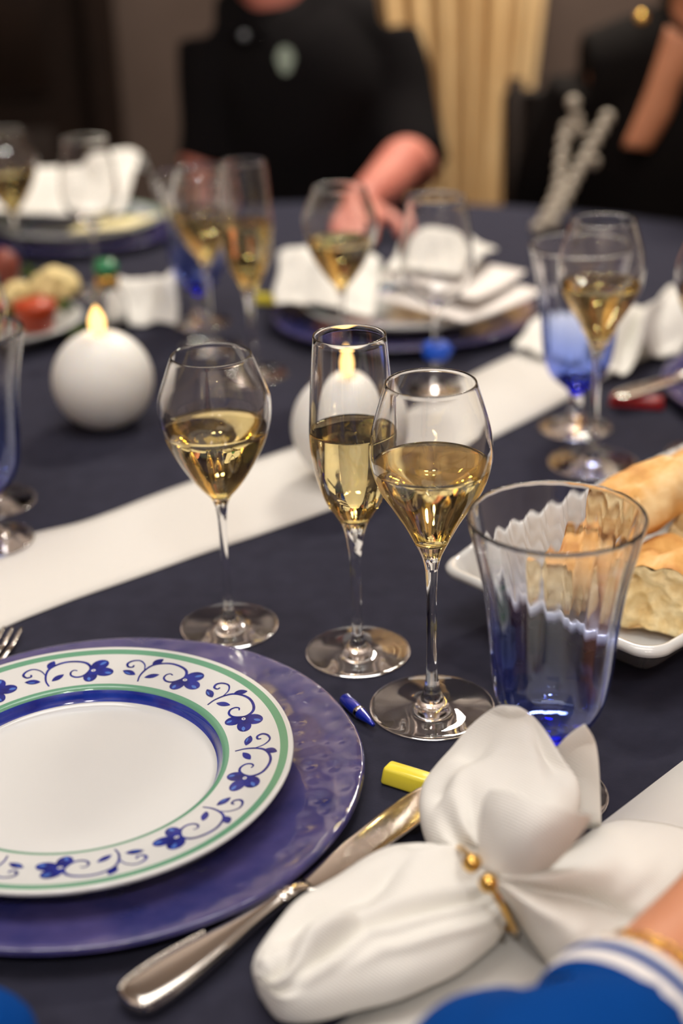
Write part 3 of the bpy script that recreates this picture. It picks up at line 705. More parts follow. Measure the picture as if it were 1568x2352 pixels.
# corner standing behind, right of the loop
L4 = [(1265, 1880, .020), (1262, 1800, .036), (1268, 1742, .052), (1292, 1706, .064), (1322, 1680, .072), (1336, 1671, .075)]
R4 = [(1380, 1890, .020), (1379, 1830, .034), (1374, 1765, .050), (1368, 1712, .062), (1356, 1688, .070), (1346, 1672, .075)]
pieces.append(roll(L4, R4, [0.006, .006, .006, .005, .004, .002], 0, [([.1, .5, .9], [60, 62, 66], 16, [.002, .003, .002])], nphi=32, ns=6, seed=8.0, rough=0.001))
nap = empty('cloth_napkin', (0, 0, 0), 'white cloth napkin tied in a gold ring at the lower right', 'napkin')
o = mesh('folds', *join(pieces), M_NAP, nap, recalc=True)
# flap folded over the front of the loop
flap = [[(1100, 1985, .054), (1103, 1900, .068), (1108, 1850, .080), (1122, 1806, .086)],
        [(1140, 2004, .058), (1160, 1925, .078), (1175, 1868, .089), (1188, 1828, .094)],
        [(1175, 2010, .056), (1215, 1945, .080), (1245, 1890, .092), (1265, 1850, .097)],
        [(1205, 2012, .050), (1262, 1965, .070), (1305, 1912, .082), (1335, 1868, .088)],
        [(1215, 2016, .042), (1280, 1972, .058), (1328, 1918, .068), (1358, 1866, .074)]]
V, Fc = patch('flap', flap, None, None)
fo = mesh('flap', V, Fc, M_NAP, nap); subsurf(fo, 4); wrinkle(fo, 0.0016, 45, 3); solid(fo, 0.0016)
# right hand skirt of the napkin spreading under the wrist
fan_u = [(1150, 2000), (1285, 1955), (1390, 1888), (1480, 1884), (1580, 1905), (1680, 1960)]
fan_l = [(1142, 2040), (1192, 2125), (1250, 2205), (1310, 2270), (1400, 2330), (1500, 2380)]
def fan():
    U = spline(fan_u, 10); Lw = spline(fan_l, 10); n = len(U); nv = 60; V, Fc = [], []
    for i in range(n):
        t = i/(n-1)
        for j in range(nv+1):
            v = j/nv
            q = U[i]*(1-v)+Lw[i]*v; bend = math.sin(math.pi*v)*t*90
            px, py = q[0]+bend*0.9, q[1]+bend*0.10
            z = 0.040*(1-t)**1.3 + 0.006
            ridge = 0.014*math.exp(-((v-0.30)/0.17)**2)*math.sin(math.pi*min(1, t*1.15+0.08))
            valley = -0.010*math.exp(-((v-(0.52+0.10*t))/0.065)**2)*math.sin(math.pi*min(1, t*1.05+0.05))
            r2 = 0.010*math.exp(-((v-0.74)/0.14)**2)*math.sin(math.pi*min(1, t*1.1+0.05))
            cup = 0.010*math.sin(math.pi*v)*(1-t*0.6)
            edge = -0.8*(z)*(math.exp(-v/0.05)+math.exp(-(1-v)/0.05))*0.9
            zz = max(0.0030, z+ridge+valley+r2+cup+edge+0.0012*noise.noise(Vector((px*0.02, py*0.02, 2))))
            V.append(at(px, py, zz))
    for i in range(n-1):
        for j in range(nv):
            a = i*(nv+1)+j; Fc.append((a, a+1, a+nv+2, a+nv+1))
    return V, Fc
fs = mesh('spread', *fan(), M_NAP, nap)
if fs.data.polygons[len(fs.data.polygons)//2].normal.z < 0: fs.data.flip_normals()
solid(fs, 0.0014)

ring = empty('napkin_ring', (0, 0, 0), 'gold napkin ring with two round beads holding the tied napkin', 'napkin ring')
b1p, b2p = at(1083, 1982, 0.058), at(1121, 2028, 0.058)
mesh('bead', *ball(b1p, 0.0047, 24, 16), M_GOLD, ring); mesh('bead', *ball(b2p, 0.0047, 24, 16), M_GOLD, ring)
w1 = [b1p, at(1068, 1956, .052), at(1052, 1946, .040), at(1048, 1962, .026), at(1062, 1990, .016), at(1100, 2050, .010), at(1150, 2120, .012), at(1182, 2140, .020), at(1172, 2118, .034), at(1148, 2070, .050), b2p]
mesh('band', *tube([tuple(p) for p in spline([tuple(p) for p in w1], 8)], 0.0017, 10), M_GOLD, ring)

# ------------------------------------------------------------------ bread dish
LC = Vector((0.0655, 0.9105)); E1 = Vector((0.743, 0.668)); E2 = Vector((0.668, -0.743))
DL, DW, DH = 0.36, 0.187, 0.045
def rrect(l0, l1, w0, w1, rad, n):
    pts = []; cs = [((l1-rad, w0+rad), -90), ((l1-rad, w1-rad), 0), ((l0+rad, w1-rad), 90), ((l0+rad, w0+rad), 180)]
    raw = []
    for (c, a0) in cs:
        for k in range(13):
            a = math.radians(a0+90*k/12); raw.append((c[0]+rad*math.cos(a), c[1]+rad*math.sin(a)))
    raw.append(raw[0]); d = [0]
    for a, b in zip(raw, raw[1:]): d.append(d[-1]+math.hypot(b[0]-a[0], b[1]-a[1]))
    for k in range(n):
        s = d[-1]*k/n; pts.append((np.interp(s, d, [p[0] for p in raw]), np.interp(s, d, [p[1] for p in raw])))
    return pts
def dish():
    n = 520; prof = [(0.045, 0.036, 0.0, 0), (0.040, 0.032, 0.004, 0), (0.010, 0.008, 0.036, 0), (0.004, 0.003, 0.0372, 0), (0.0, 0.0, 0.039, .3), (-0.0006, -0.0006, 0.042, .6), (0.001, 0.001, 0.0445, 1), (0.004, 0.004, 0.0450, 1), (0.007, 0.006, 0.0435, 1), (0.014, 0.011, 0.034, 1), (0.030, 0.024, 0.017, 1), (0.042, 0.033, 0.0075, .4), (0.050, 0.040, 0.0055, 0)]
    V, Fc = [], []
    loops = []
    for (i1, i2, z, fl) in prof:
        rad = max(0.010, 0.018-i1*0.2); pts = rrect(i1, DL-i1, i2, DW-i2, rad, n); loop = []
        for (l, w) in pts:
            side = 0.0
            if w < DW*0.35 and l > 0.02: side = min(1, (l-0.02)/0.03)
            f = math.cos(2*math.pi*l/0.0155)*fl*side
            loop.append(len(V)); q = LC+E1*l+E2*(w+0.0022*f*(1 if z < 0.043 else 0.6)); V.append((q.x, q.y, z+ZT+0.0012*f*(1 if z > 0.034 else 0.2)+0.007*side*min(1, z/0.045)*(1 if w < DW*0.3 else 0)))
        loops.append(loop)
    for a, b in zip(loops, loops[1:]):
        for k in range(n):
            k2 = (k+1) % n; Fc.append((a[k], a[k2], b[k2], b[k]))
    Fc.append(tuple(loops[0])[::-1]); Fc.append(tuple(loops[-1]))
    return V, Fc
o = mesh('bread_dish', *dish(), M_PORC, recalc=True); prop(o, 'white fluted porcelain dish of bread at the right', 'dish')
def bread(px, py, z, yaw, L, W, Hh, label, pitch=0.0, seed=0.0, both=False):
    """chunk of loaf: crust shell with a cut crumb face towards -x"""
    p = at(px, py, z)
    e = empty('bread_chunk', (0, 0, 0), label, 'bread', 'bread chunks in the dish')
    e.matrix_world = Matrix.Translation(p) @ Matrix.Rotation(yaw, 4, 'Z') @ Matrix.Rotation(pitch, 4, 'Y')
    V, Fc = [], []; n, m = 40, 22
    def sec(u, k, f=1.0):
        a = 2*math.pi*k/n; c, s = math.cos(a), math.sin(a)
        r = f*(1.0 if u < 0.7 else math.sqrt(max(0, 1-((u-0.7)/0.3)**2))*0.96+0.04)
        y = W/2*c*r; zz = Hh/2*(s if s > 0 else max(-0.72, s*0.95))*r
        nn = noise.noise(Vector((u*3+seed, c*1.3, s*1.3)))*0.16 + noise.noise(Vector((u*7+seed, c*3.2, s*3.2)))*0.075
        slash = -0.17*math.exp(-((c-0.15*math.sin(u*5+seed))/0.16)**2)*(s > 0.2)
        return y*(1+nn), zz*(1+nn+slash)
    for i in range(m+1):
        u = i/m
        for k in range(n):
            y, zz = sec(u, k); V.append((u*L+0.002*noise.noise(Vector((k*0.7, seed, i))) if i == 0 else u*L, y, zz))
    for i in range(m):
        for k in range(n):
            k2 = (k+1) % n; Fc.append((i*n+k, (i+1)*n+k, (i+1)*n+k2, i*n+k2))
    Fc.append(tuple(range(m*n, (m+1)*n))[::-1])
    mesh('crust', V, Fc, M_CRUST, e, recalc=True)
    # crumb face with real pores
    V, Fc = [], []; rings = 26; rnd = random.Random(int(seed*10)+3)
    pores = [(rnd.uniform(-.42, .42)*W, rnd.uniform(-.34, .4)*Hh, rnd.uniform(.0014, .0050), rnd.uniform(0.8, 2.4), rnd.uniform(0.3, 1.2)) for _ in range(34)]
    for i in range(rings+1):
        f = i/rings
        for k in range(n*2):
            ya, za = sec(0, k/2, 1.0); y, zz = ya*f*0.985, za*f*0.985
            dx = 0.0018*noise.noise(Vector((y*90, zz*90, seed)))+0.0012*noise.noise(Vector((y*260, zz*260, seed)))-0.0022*(1-f**3)
            for (py_, pz_, pr_2, asp, an) in pores:
                ddy, ddz = y-py_, zz-pz_; a_, b_ = ddy*math.cos(an)+ddz*math.sin(an), -ddy*math.sin(an)+ddz*math.cos(an)
                q = (a_/(pr_2*asp))**2+(b_/pr_2)**2
                if q < 4: dx += pr_2*1.15*math.exp(-q)
            V.append((dx-0.0004, y, zz))
    nn2 = n*2
    for i in range(rings):
        for k in range(nn2):
            k2 = (k+1) % nn2; Fc.append((i*nn2+k, i*nn2+k2, (i+1)*nn2+k2, (i+1)*nn2+k))
    o = mesh('crumb', V, Fc, M_CRUMB, e)
    bm = bmesh.new(); bm.from_mesh(o.data); bmesh.ops.remove_doubles(bm, verts=bm.verts, dist=1e-6); bm.to_mesh(o.data); bm.free()
    if o.data.polygons[100].normal.x > 0: o.data.flip_normals()
    return e
bread(1500, 1385, 0.034, math.radians(62), 0.075, 0.064, 0.058, 'bread chunk nearest the camera showing its cut face, right of the goblet', seed=0.3)
bread(1275, 1350, 0.030, math.radians(50), 0.070, 0.050, 0.044, 'bread chunk with a cut face seen through the goblet', seed=1.7)
bread(1412, 1184, 0.070, math.radians(36), 0.075, 0.052, 0.046, 'pale torn bread chunk behind the nearest one', pitch=-0.15, seed=2.9)
bread(1628, 1248, 0.046, math.radians(60), 0.090, 0.062, 0.056, 'bread chunk at the right edge of the dish', seed=4.1)
bread(1560, 1135, 0.046, math.radians(46), 0.100, 0.058, 0.054, 'long crusty bread chunk at the back of the dish', pitch=-0.08, seed=5.3)
bread(1345, 1256, 0.034, math.radians(42), 0.046, 0.036, 0.036, 'golden bread chunk behind the goblet rim against the fluted wall', seed=6.2)

# ------------------------------------------------------------------ far napkins, papers, food
def mound(name, corners, ridges, z0, label, cat, m=M_NAP, n=40, seed=0.0, amp=0.004, group=None):
    """folded cloth: four world corners, ridges = ((u0,v0,u1,v1,width,height)...)"""
    A, B, C, D = [Vector(c) for c in corners]; V, Fc = [], []
    for i in range(n+1):
        for j in range(n+1):
            u, v = i/n, j/n; p = (A*(1-u)+B*u)*(1-v)+(D*(1-u)+C*u)*v; h = 0.0
            for (u0, v0, u1, v1, w, hh) in ridges:
                du, dv = u1-u0, v1-v0; L2_ = du*du+dv*dv or 1e-9; s = max(0, min(1, ((u-u0)*du+(v-v0)*dv)/L2_))
                d2 = (u-u0-s*du)**2+(v-v0-s*dv)**2; h = max(h, hh*math.exp(-d2/w**2)) if hh > 0 else h+hh*math.exp(-d2/w**2)
            wob = 0.05*Vector((noise.noise(Vector((u*2, v*2, seed))), noise.noise(Vector((u*2, v*2, seed+9))), 0))*(A-C).length
            V.append((p.x+wob.x, p.y+wob.y, z0(u, v) if callable(z0) else z0+max(0, h+amp*noise.noise(Vector((u*5, v*5, seed))))+0.001))
    for i in range(n):
        for j in range(n):
            a = i*(n+1)+j; Fc.append((a, a+n+1, a+n+2, a+1))
    o = mesh(name, V, Fc, m)
    if sum(p.normal.z for p in o.data.polygons) < 0: o.data.flip_normals()
    solid(o, 0.0012); return prop(o, label, cat, group)
def xy(px, py, z=0): p = at(px, py, z); return (p.x, p.y, 0)
NAPG = 'white napkins at the far places'
mound('cloth_napkin', [xy(243, 758), xy(405, 752), xy(412, 712), xy(268, 692)], [(0.2, .5, .9, .6, .33, .045), (.8, .3, .95, .8, .2, .05)], 0.0015, 'white folded napkin lying behind the left ball candle', 'napkin', seed=2, group=NAPG)
mound('cloth_napkin', [xy(1178, 812), xy(1320, 860), xy(1440, 730), xy(1262, 735)], [(0.1, .5, .7, .5, .5, .016)], 0.0025, 'white napkin corner between the middle charger and the blurred goblet', 'napkin', seed=4, group=NAPG)
mound('cloth_napkin', [xy(1375, 890), xy(1560, 830), xy(1610, 755), xy(1425, 770)], [(.1, .5, .9, .6, .4, .055), (.5, .2, .6, .8, .25, .06), (.35, .1, .4, .6, .12, -.02)], 0.0015, 'crumpled white napkin behind the red knife rest at the right', 'napkin', seed=6, group=NAPG)
zp = 0.0312
def ctr(c, dx, dy): return (c.x+dx, c.y+dy, 0)
mound('cloth_napkin', [ctr(pl, -.12, -.09), ctr(pl, .07, -.05), ctr(pl, .10, .10), ctr(pl, -.10, .10)], [(0.1, .4, .9, .7, .35, .060), (.7, .6, .9, .8, .25, .075)], zp+0.012, 'white folded napkin on the plate at the far left', 'napkin', seed=8, group=NAPG)
mound('cloth_napkin', [ctr(pc, -.150, -.03), ctr(pc, -.04, -.10), ctr(pc, -.02, .07), ctr(pc, -.15, .13)], [(.3, .8, .5, .5, .4, .040), (.1, .9, .9, .9, .2, .035)], zp+0.002, 'white folded napkin on the left of the middle charger', 'napkin', seed=10, group=NAPG)
def paper(cs, z, label, curl=0.004, m=M_PAPER):
    A, B, C, D = [Vector(c) for c in cs]; V, Fc = [], []; n = 10
    for i in range(n+1):
        for j in range(n+1):
            u, v = i/n, j/n; p = (A*(1-u)+B*u)*(1-v)+(D*(1-u)+C*u)*v
            V.append((p.x, p.y, z+curl*(math.cos(u*3.0)*math.sin(v*2.5)+1)))
    for i in range(n):
        for j in range(n):
            a = i*(n+1)+j; Fc.append((a, a+n+1, a+n+2, a+1))
    o = mesh('menu_sheet', V, Fc, m)
    if o.data.polygons[0].normal.z < 0: o.data.flip_normals()
    solid(o, 0.0005); return prop(o, label, 'paper sheet', 'white sheets on the far plates')
paper([ctr(pc, -.030, -.040), ctr(pc, .060, -.150), ctr(pc, .165, -.025), ctr(pc, .06, .09)], zp+0.006, 'white paper sheet lowest on the middle charger, corner towards the camera')
paper([ctr(pc, -.03, -.01), ctr(pc, .075, -.11), ctr(pc, .15, .02), ctr(pc, .03, .11)], zp+0.018, 'white paper sheet lying second on the middle charger', 0.006)
mound('cloth_napkin', [ctr(pc, -.02, .0), ctr(pc, .07, -.05), ctr(pc, .12, .07), ctr(pc, .02, .12)], [(.3, .6, .6, .6, .35, .035)], zp+0.033, 'small white napkin on top of the papers, behind the empty round glass', 'napkin', seed=12, group=NAPG)
M_CREAM = mat('cream_card', srgb(222, 210, 160), 0.7); M_OCHRE = mat('ochre_card', srgb(190, 150, 60), 0.7)
paper([ctr(pl, .0, -.115), ctr(pl, .085, -.095), ctr(pl, .125, -.01), ctr(pl, .035, -.04)], zp+0.001, 'cream card on the front of the far left plate', 0.002, M_CREAM)

# food dish at the left
fp = at(2, 775); fd_ = empty('serving_dish', (fp.x, fp.y, ZT), 'white serving dish of vegetables at the left edge behind the candle', 'dish')
mesh('bowl', *lathe([(0, 0), (0.06, 0), (0.065, 0.004), (0.098, 0.020), (0.100, 0.0225), (0.098, 0.0235), (0.060, 0.0085), (0, 0.0075)], 64), M_PORC, fd_)
M_CAUL = mat('cauliflower_curd', srgb(226, 206, 150), 0.8, var=srgb(208, 186, 126), var_scale=60, bump=('noise', 160, 0.8))
M_LEAF = mat('green_herb', srgb(92, 112, 36), 0.6, var=srgb(60, 84, 24), var_scale=60)
M_TERRA = mat('red_dip_pot', srgb(176, 66, 26), 0.4, var=srgb(160, 52, 18), var_scale=30)
M_SAUS = mat('red_brown_crust', srgb(140, 66, 46), 0.5, var=srgb(100, 44, 34), var_scale=30)
def cauliflower(px, py, z, r, label, seed):
    p = at(px, py, z); rnd = random.Random(seed); e = empty('cauliflower_floret', (p.x, p.y, z), label, 'cauliflower', 'cauliflower florets')
    parts = []
    for k in range(34):
        a, b = rnd.uniform(0, 6.28), rnd.uniform(0.0, 1.45)
        parts.append(ball((r*0.72*math.cos(a)*math.sin(b), r*0.72*math.sin(a)*math.sin(b), r*0.62*math.cos(b)), r*rnd.uniform(.28, .4), 12, 8))
    parts.append(ball((0, 0, r*0.1), r*0.7, 16, 10))
    o = mesh('curd', *join(parts), M_CAUL, e); remesh(o, r*0.05, 2)
    mesh('stalk', *tube([(0, 0, -r*0.75), (0, 0, -r*0.2), (0, 0, r*0.2)], [r*0.3, r*0.25, r*0.4], 14), M_CAUL, e)
cauliflower(128, 668, 0.052, 0.030, 'cream cauliflower floret above the red dip pot', 3)
cauliflower(40, 682, 0.046, 0.020, 'smaller cauliflower floret left of the large one', 5)
pp = at(118, 785, 0.012); e = empty('dip_pot', (pp.x-0.018, pp.y+0.018, 0.0225), 'terracotta red pot of dip on the serving dish', 'pot')
mesh('pot', *lathe([(0, 0), (0.019, 0), (0.0245, 0.022), (0.0262, 0.030), (0.0255, 0.0315), (0.0240, 0.030), (0.0225, 0.022), (0, 0.021)], 40), M_TERRA, e)
o = mesh('dip', *ball((0, 0, 0.024), 0.0225, 24, 12, (1, 1, 0.6)), M_TERRA, e); wrinkle(o, 0.003, 80)
sp = at(12, 640, 0.05); e = empty('sausage', (sp.x, sp.y-0.01, 0.058), 'red brown piece of sausage at the left edge of the dish', 'sausage')
mesh('casing', *tube([tuple(p) for p in spline([(-0.01, 0, -0.03), (0, 0.004, 0.0), (0.004, 0.004, 0.03)], 6)], [0.006, 0.013, 0.0165, 0.0175, 0.018, 0.018, 0.018, 0.018, 0.018, 0.0175, 0.016, 0.012, 0.005], 20), M_SAUS, e)
def herb(px, py, z, label, seed, n=46, s=0.02):
    p = at(px, py, z); rnd = random.Random(seed); parts = []
    for k in range(n):
        a = rnd.uniform(0, 6.28); el = rnd.uniform(0.1, 1.3); L = s*rnd.uniform(.5, 1.1); d = Vector((math.cos(a)*math.cos(el), math.sin(a)*math.cos(el), math.sin(el)))
        sd = d.cross(Vector((0, 0, 1))).normalized(); nr = sd.cross(d); b = d*L*0.55; w = s*0.22; t_ = nr*s*0.05
        V = [b, b+d*w+sd*w*.8+t_, b+d*w*2.2, b+d*w-sd*w*.8+t_, b+d*w*1.1-t_]
        parts.append(([Vector(q) for q in V], [(0, 1, 4), (1, 2, 4), (2, 3, 4), (3, 0, 4)]))
        parts.append(tube([(0, 0, -s*0.3), tuple(b*0.5), tuple(b)], s*0.03, 5))
    o = mesh('green_herb', *join(parts), M_LEAF); o.location = p; prop(o, label, 'herb', 'herb sprigs in the serving dish')
herb(22, 745, 0.024, 'green herb sprig at the left edge of the serving dish', 1, 60, 0.024)
herb(150, 712, 0.058, 'green herb sprig between the cauliflower and the red pot', 2, 40, 0.014)
herb(66, 635, 0.052, 'yellow green herb sprig left of the cauliflower', 4, 40, 0.016)
herb(188, 775, 0.022, 'pale green herb sprig right of the red pot', 6, 40, 0.018)
# small cruet with green stopper
cp = at(258, 770); e = empty('glass_bottle', (cp.x, cp.y, ZT), 'small clear bottle with gold collar and green stopper behind the left candle', 'bottle')
mesh('body', *lathe([(0, 0), (0.019, 0), (0.021, 0.002), (0.021, 0.040), (0.016, 0.052), (0.0105, 0.060), (0.0105, 0.066), (0.0085, 0.066), (0.0085, 0.060), (0.014, 0.051), (0.019, 0.039), (0.019, 0.004), (0, 0.0035)], 48), M_GLASS, e)
mesh('collar', *lathe([(0.0108, 0.058), (0.0135, 0.058), (0.0135, 0.070), (0.011, 0.073), (0, 0.073)], 32), M_GOLD, e)
mesh('stopper', *lathe([(0, 0.073), (0.010, 0.073), (0.0145, 0.078), (0.0145, 0.084), (0.010, 0.090), (0, 0.092)], 32), mat('green_glass_stopper', srgb(10, 120, 70), 0.25, coat=0.5), e)

# ------------------------------------------------------------------ people
def limb(pts, rads, n=20, ns=6):
    P = spline(pts, ns); Rr = [float(x[0]) for x in spline([(r,) for r in rads], ns)]
    return tube([tuple(p) for p in P], Rr, n)
def body_mesh(name, parts, m, parent, vox, sm=4):
    o = mesh(name, *join(parts), m, parent, recalc=True); remesh(o, vox, sm); return o
def ellip(c, r):
    return ball(c, 1.0, 28, 18, r)
def head_parts(c, face):
    """head with nose, brow, chin and ears; face = unit vector the face looks along (xy)"""
    c = Vector(c); f = Vector((face[0], face[1], 0)).normalized(); s = Vector((-f.y, f.x, 0)); up = Vector((0, 0, 1))
    Mx = Matrix(((f.x, s.x, 0, c.x), (f.y, s.y, 0, c.y), (0, 0, 1, c.z), (0, 0, 0, 1)))
    q = [xf(ball((0, 0, 0.02), 1, 28, 18, (0.095, 0.075, 0.105)), Mx), xf(ball((0.025, 0, -0.055), 1, 24, 14, (0.062, 0.056, 0.062)), Mx), xf(ball((0.058, 0, -0.098), 1, 16, 10, (0.022, 0.026, 0.016)), Mx),
         xf(tube([(0.088, 0, 0.012), (0.102, 0, -0.012), (0.110, 0, -0.032), (0.088, 0, -0.04)], [0.009, 0.011, 0.014, 0.012], 12), Mx),
         xf(ball((0.078, 0.03, 0.022), 1, 12, 8, (0.016, 0.026, 0.008)), Mx), xf(ball((0.078, -0.03, 0.022), 1, 12, 8, (0.016, 0.026, 0.008)), Mx),
         xf(ball((0.083, 0, -0.066), 1, 12, 8, (0.010, 0.024, 0.006)), Mx), xf(ball((0.082, 0, -0.076), 1, 12, 8, (0.010, 0.020, 0.006)), Mx)]
    for sg in (1, -1): q.append(xf(ball((-0.005, sg*0.076, -0.005), 1, 12, 8, (0.018, 0.008, 0.032)), Mx))
    return q, Mx
def head_extras(Mx, par, hair_long=False):
    for sg in (1, -1): mesh('eye', *xf(ball((0.084, sg*0.030, 0.004), 0.0085, 14, 10), Mx), M_EYE, par)
    hp = [xf(ball((-0.014, 0, 0.042), 1, 28, 18, (0.098, 0.084, 0.094)), Mx)]
    if hair_long:
        for a in (-1, 1): hp.append(xf(limb([(-0.02, a*0.06, 0.06), (-0.05, a*0.085, -0.03), (-0.07, a*0.08, -0.14)], [0.04, 0.04, 0.03]), Mx))
        hp.append(xf(limb([(-0.07, 0, 0.05), (-0.09, 0, -0.05), (-0.09, 0, -0.16)], [0.06, 0.06, 0.04]), Mx))
    o = mesh('hair', *join(hp), M_HAIR, par, recalc=True); remesh(o, 0.008, 2)
def hand_parts(wrist, direc, palm_n, curl=0.35, thumb=1, s=1.0):
    """palm and five bent fingers; direc along the hand, palm_n = back of the hand"""
    w = Vector(wrist); x = Vector(direc).normalized(); z = Vector(palm_n); z = (z-x*z.dot(x)).normalized(); y = z.cross(x)
    Mx = Matrix(((x.x, y.x, z.x, w.x), (x.y, y.y, z.y, w.y), (x.z, y.z, z.z, w.z), (0, 0, 0, 1))); q = []
    q.append(xf(ball((0.048*s, 0, 0), 1, 24, 16, (0.052*s, 0.040*s, 0.015*s)), Mx)); q.append(xf(tube([(-0.03*s, 0, 0), (0.02*s, 0, 0), (0.05*s, 0, 0)], [0.024*s, 0.023*s, 0.02*s], 16), Mx))
    for k, (yy, L) in enumerate(((0.030, 0.070), (0.010, 0.080), (-0.010, 0.074), (-0.029, 0.058))):
        yy *= s*thumb; L *= s; pts = [(0.062*s, yy*0.85, 0)]; a = 0.0; p = Vector((0.088*s, yy, 0.001)); pts.append(tuple(p))
        for seg, ft in enumerate((0.45, 0.32, 0.23)):
            a += curl*(0.6+0.5*seg); p = p+Vector((math.cos(a), yy*0.8, -math.sin(a)))*L*ft; pts.append(tuple(p))
        q.append(xf(limb(pts, [0.010*s, 0.0098*s, 0.0090*s, 0.0082*s, 0.0066*s], 12, 4), Mx))
    ty = 0.03*s*thumb
    q.append(xf(limb([(0.018*s, ty*0.6, -0.003), (0.040*s, ty*1.6, -0.010), (0.064*s, ty*2.1, -0.016), (0.086*s, ty*2.2, -0.022)], [0.015*s, 0.0125*s, 0.011*s, 0.008*s], 12, 4), Mx))
    return q
def chair(loc, rz, label):
    e = empty('dining_chair', (loc[0], loc[1], ZF), label, 'chair', 'dining chairs', rz)
    o = mesh('seat', *bx(-0.21, 0.21, -0.21, 0.21, 0.35, 0.385), M_DARKWOOD, e); bevel_mesh(o, 0.012)
    o = mesh('backrest', *bx(-0.20, 0.20, 0.185, 0.215, 0.52, 0.88), M_DARKWOOD, e); bevel_mesh(o, 0.012)
    for sx in (-1, 1):
        mesh('leg', *tube([(sx*0.18, -0.18, 0.36), (sx*0.185, -0.185, 0)], [0.018, 0.013]), M_DARKWOOD, e)
        mesh('leg', *tube([(sx*0.18, 0.19, 0.9), (sx*0.18, 0.19, 0.44), (sx*0.185, 0.22, 0)], [0.014, 0.018, 0.013]), M_DARKWOOD, e)
    return e

# --- man in black polo behind the table
MX, MY = -0.050, 2.60
man = empty('person', (MX, MY, ZF), 'man in a black polo shirt seated behind the table, one forearm on the cloth', 'person')
inv = Matrix.Translation((-MX, -MY, -ZF))
def mp(parts): return [xf(p, inv) for p in parts]
hp, HM = head_parts((MX-0.07, MY-0.06, 0.475), (0.0, -1.0))
lel, rel = (0.143, 2.50, 0.022), (-0.225, 2.53, 0.03)       # elbows (image right, image left)
lw, rw = (0.045, 2.15, 0.041), (-0.120, 2.490, -0.170)
torso = [limb([(MX, MY+0.03, -0.27), (MX, MY+0.02, -0.12), (MX, MY, 0.05), (MX, MY-0.01, 0.17), (MX-0.01, MY-0.01, 0.235)], [0.148, 0.138, 0.148, 0.142, 0.09], 28),
         limb([(MX-0.13, MY, 0.23), (MX, MY-0.005, 0.235), (MX+0.13, MY, 0.23)], [0.06, 0.088, 0.06], 24)]
neck = limb([(MX-0.02, MY-0.015, 0.22), (MX-0.04, MY-0.035, 0.34), (MX-0.06, MY-0.045, 0.42)], [0.074, 0.062, 0.058])
arms = [limb([(MX+0.13, MY, 0.22), (0.120, MY-0.05, 0.11), lel], [0.055, 0.05, 0.043]), limb([lel, (0.122, 2.38, 0.058), (0.085, 2.27, 0.046), lw], [0.044, 0.041, 0.037, 0.027]),
        limb([(MX-0.13, MY, 0.22), (-0.200, MY-0.04, 0.11), rel], [0.055, 0.05, 0.043]), limb([rel, (-0.190, 2.50, -0.08), rw], [0.043, 0.040, 0.028])]
legs = []
for sx in (-1, 1):
    legs += [limb([(MX+sx*0.09, MY+0.02, -0.26), (MX+sx*0.11, MY-0.2, -0.25), (MX+sx*0.12, MY-0.42, -0.25)], [0.09, 0.08, 0.06]), limb([(MX+sx*0.12, MY-0.42, -0.25), (MX+sx*0.12, MY-0.40, -0.5), (MX+sx*0.12, MY-0.38, -0.70)], [0.058, 0.055, 0.036]),
             limb([(MX+sx*0.12, MY-0.36, -0.71), (MX+sx*0.125, MY-0.48, -0.722), (MX+sx*0.13, MY-0.56, -0.728)], [0.036, 0.03, 0.02])]
hands = hand_parts(lw, (-0.15, -1.0, -0.11), (0, 0, 1), 0.14, 1) + hand_parts(rw, (1.0, -0.05, 0.05), (0, 0, 1), 0.3, -1)
body_mesh('body', mp(hp+torso+[neck]+arms+legs+hands), M_SKIN1, man, 0.0075, 3)
head_extras(inv @ HM, man)
sh_t = [limb([(MX, MY+0.03, -0.29), (MX, MY+0.02, -0.12), (MX, MY, 0.05), (MX, MY-0.01, 0.19), (MX-0.012, MY-0.005, 0.285)], [0.160, 0.150, 0.160, 0.155, 0.102], 28),
        limb([(MX-0.135, MY, 0.235), (MX, MY-0.005, 0.245), (MX+0.135, MY, 0.235)], [0.074, 0.100, 0.074], 24),
        limb([(MX+0.137, MY, 0.23), (0.120, MY-0.04, 0.12), (0.138, MY-0.125, 0.034)], [0.074, 0.070, 0.066]), limb([(MX-0.137, MY, 0.23), (-0.195, MY-0.04, 0.12), (-0.212, MY-0.065, 0.035)], [0.074, 0.064, 0.058])]
shirt = body_mesh('polo_shirt', mp(sh_t), M_BLACK, man, 0.009); wrinkle(shirt, 0.006, 9, 2); shirt['label'] = 'black polo shirt'
# collar, button and chest emblem
ncx, ncy = MX-0.03, MY-0.03
for sg in (1, -1):
    V = [Vector((ncx+sg*x, y, z)) for x, y, z in ((0.010, MY-0.125, 0.268), (0.085, MY-0.07, 0.325), (0.090, MY-0.015, 0.335), (0.105, MY-0.02, 0.270), (0.070, MY-0.115, 0.245), (0.02, MY-0.138, 0.238))]
    o = mesh('collar', [inv @ v for v in V], [(0, 1, 2, 3, 4, 5)], M_BLACK, shirt); solid(o, 0.006)
def shield(c, w, h):
    n = 24; pts = []
    for k in range(n):
        a = 2*math.pi*k/n; x, z = math.sin(a), math.cos(a); pts.append((c[0]+w*x*(1.0 if z > -0.2 else 0.8), c[1], c[2]+h*z))
    V = pts+[(p[0], p[1]-0.002, p[2]) for p in pts]; Fc = [tuple(range(n)), tuple(range(2*n-1, n-1, -1))]+[(k, (k+1) % n, n+(k+1) % n, n+k) for k in range(n)]
    return V, Fc
ep = aty(655, 138, MY-0.168)
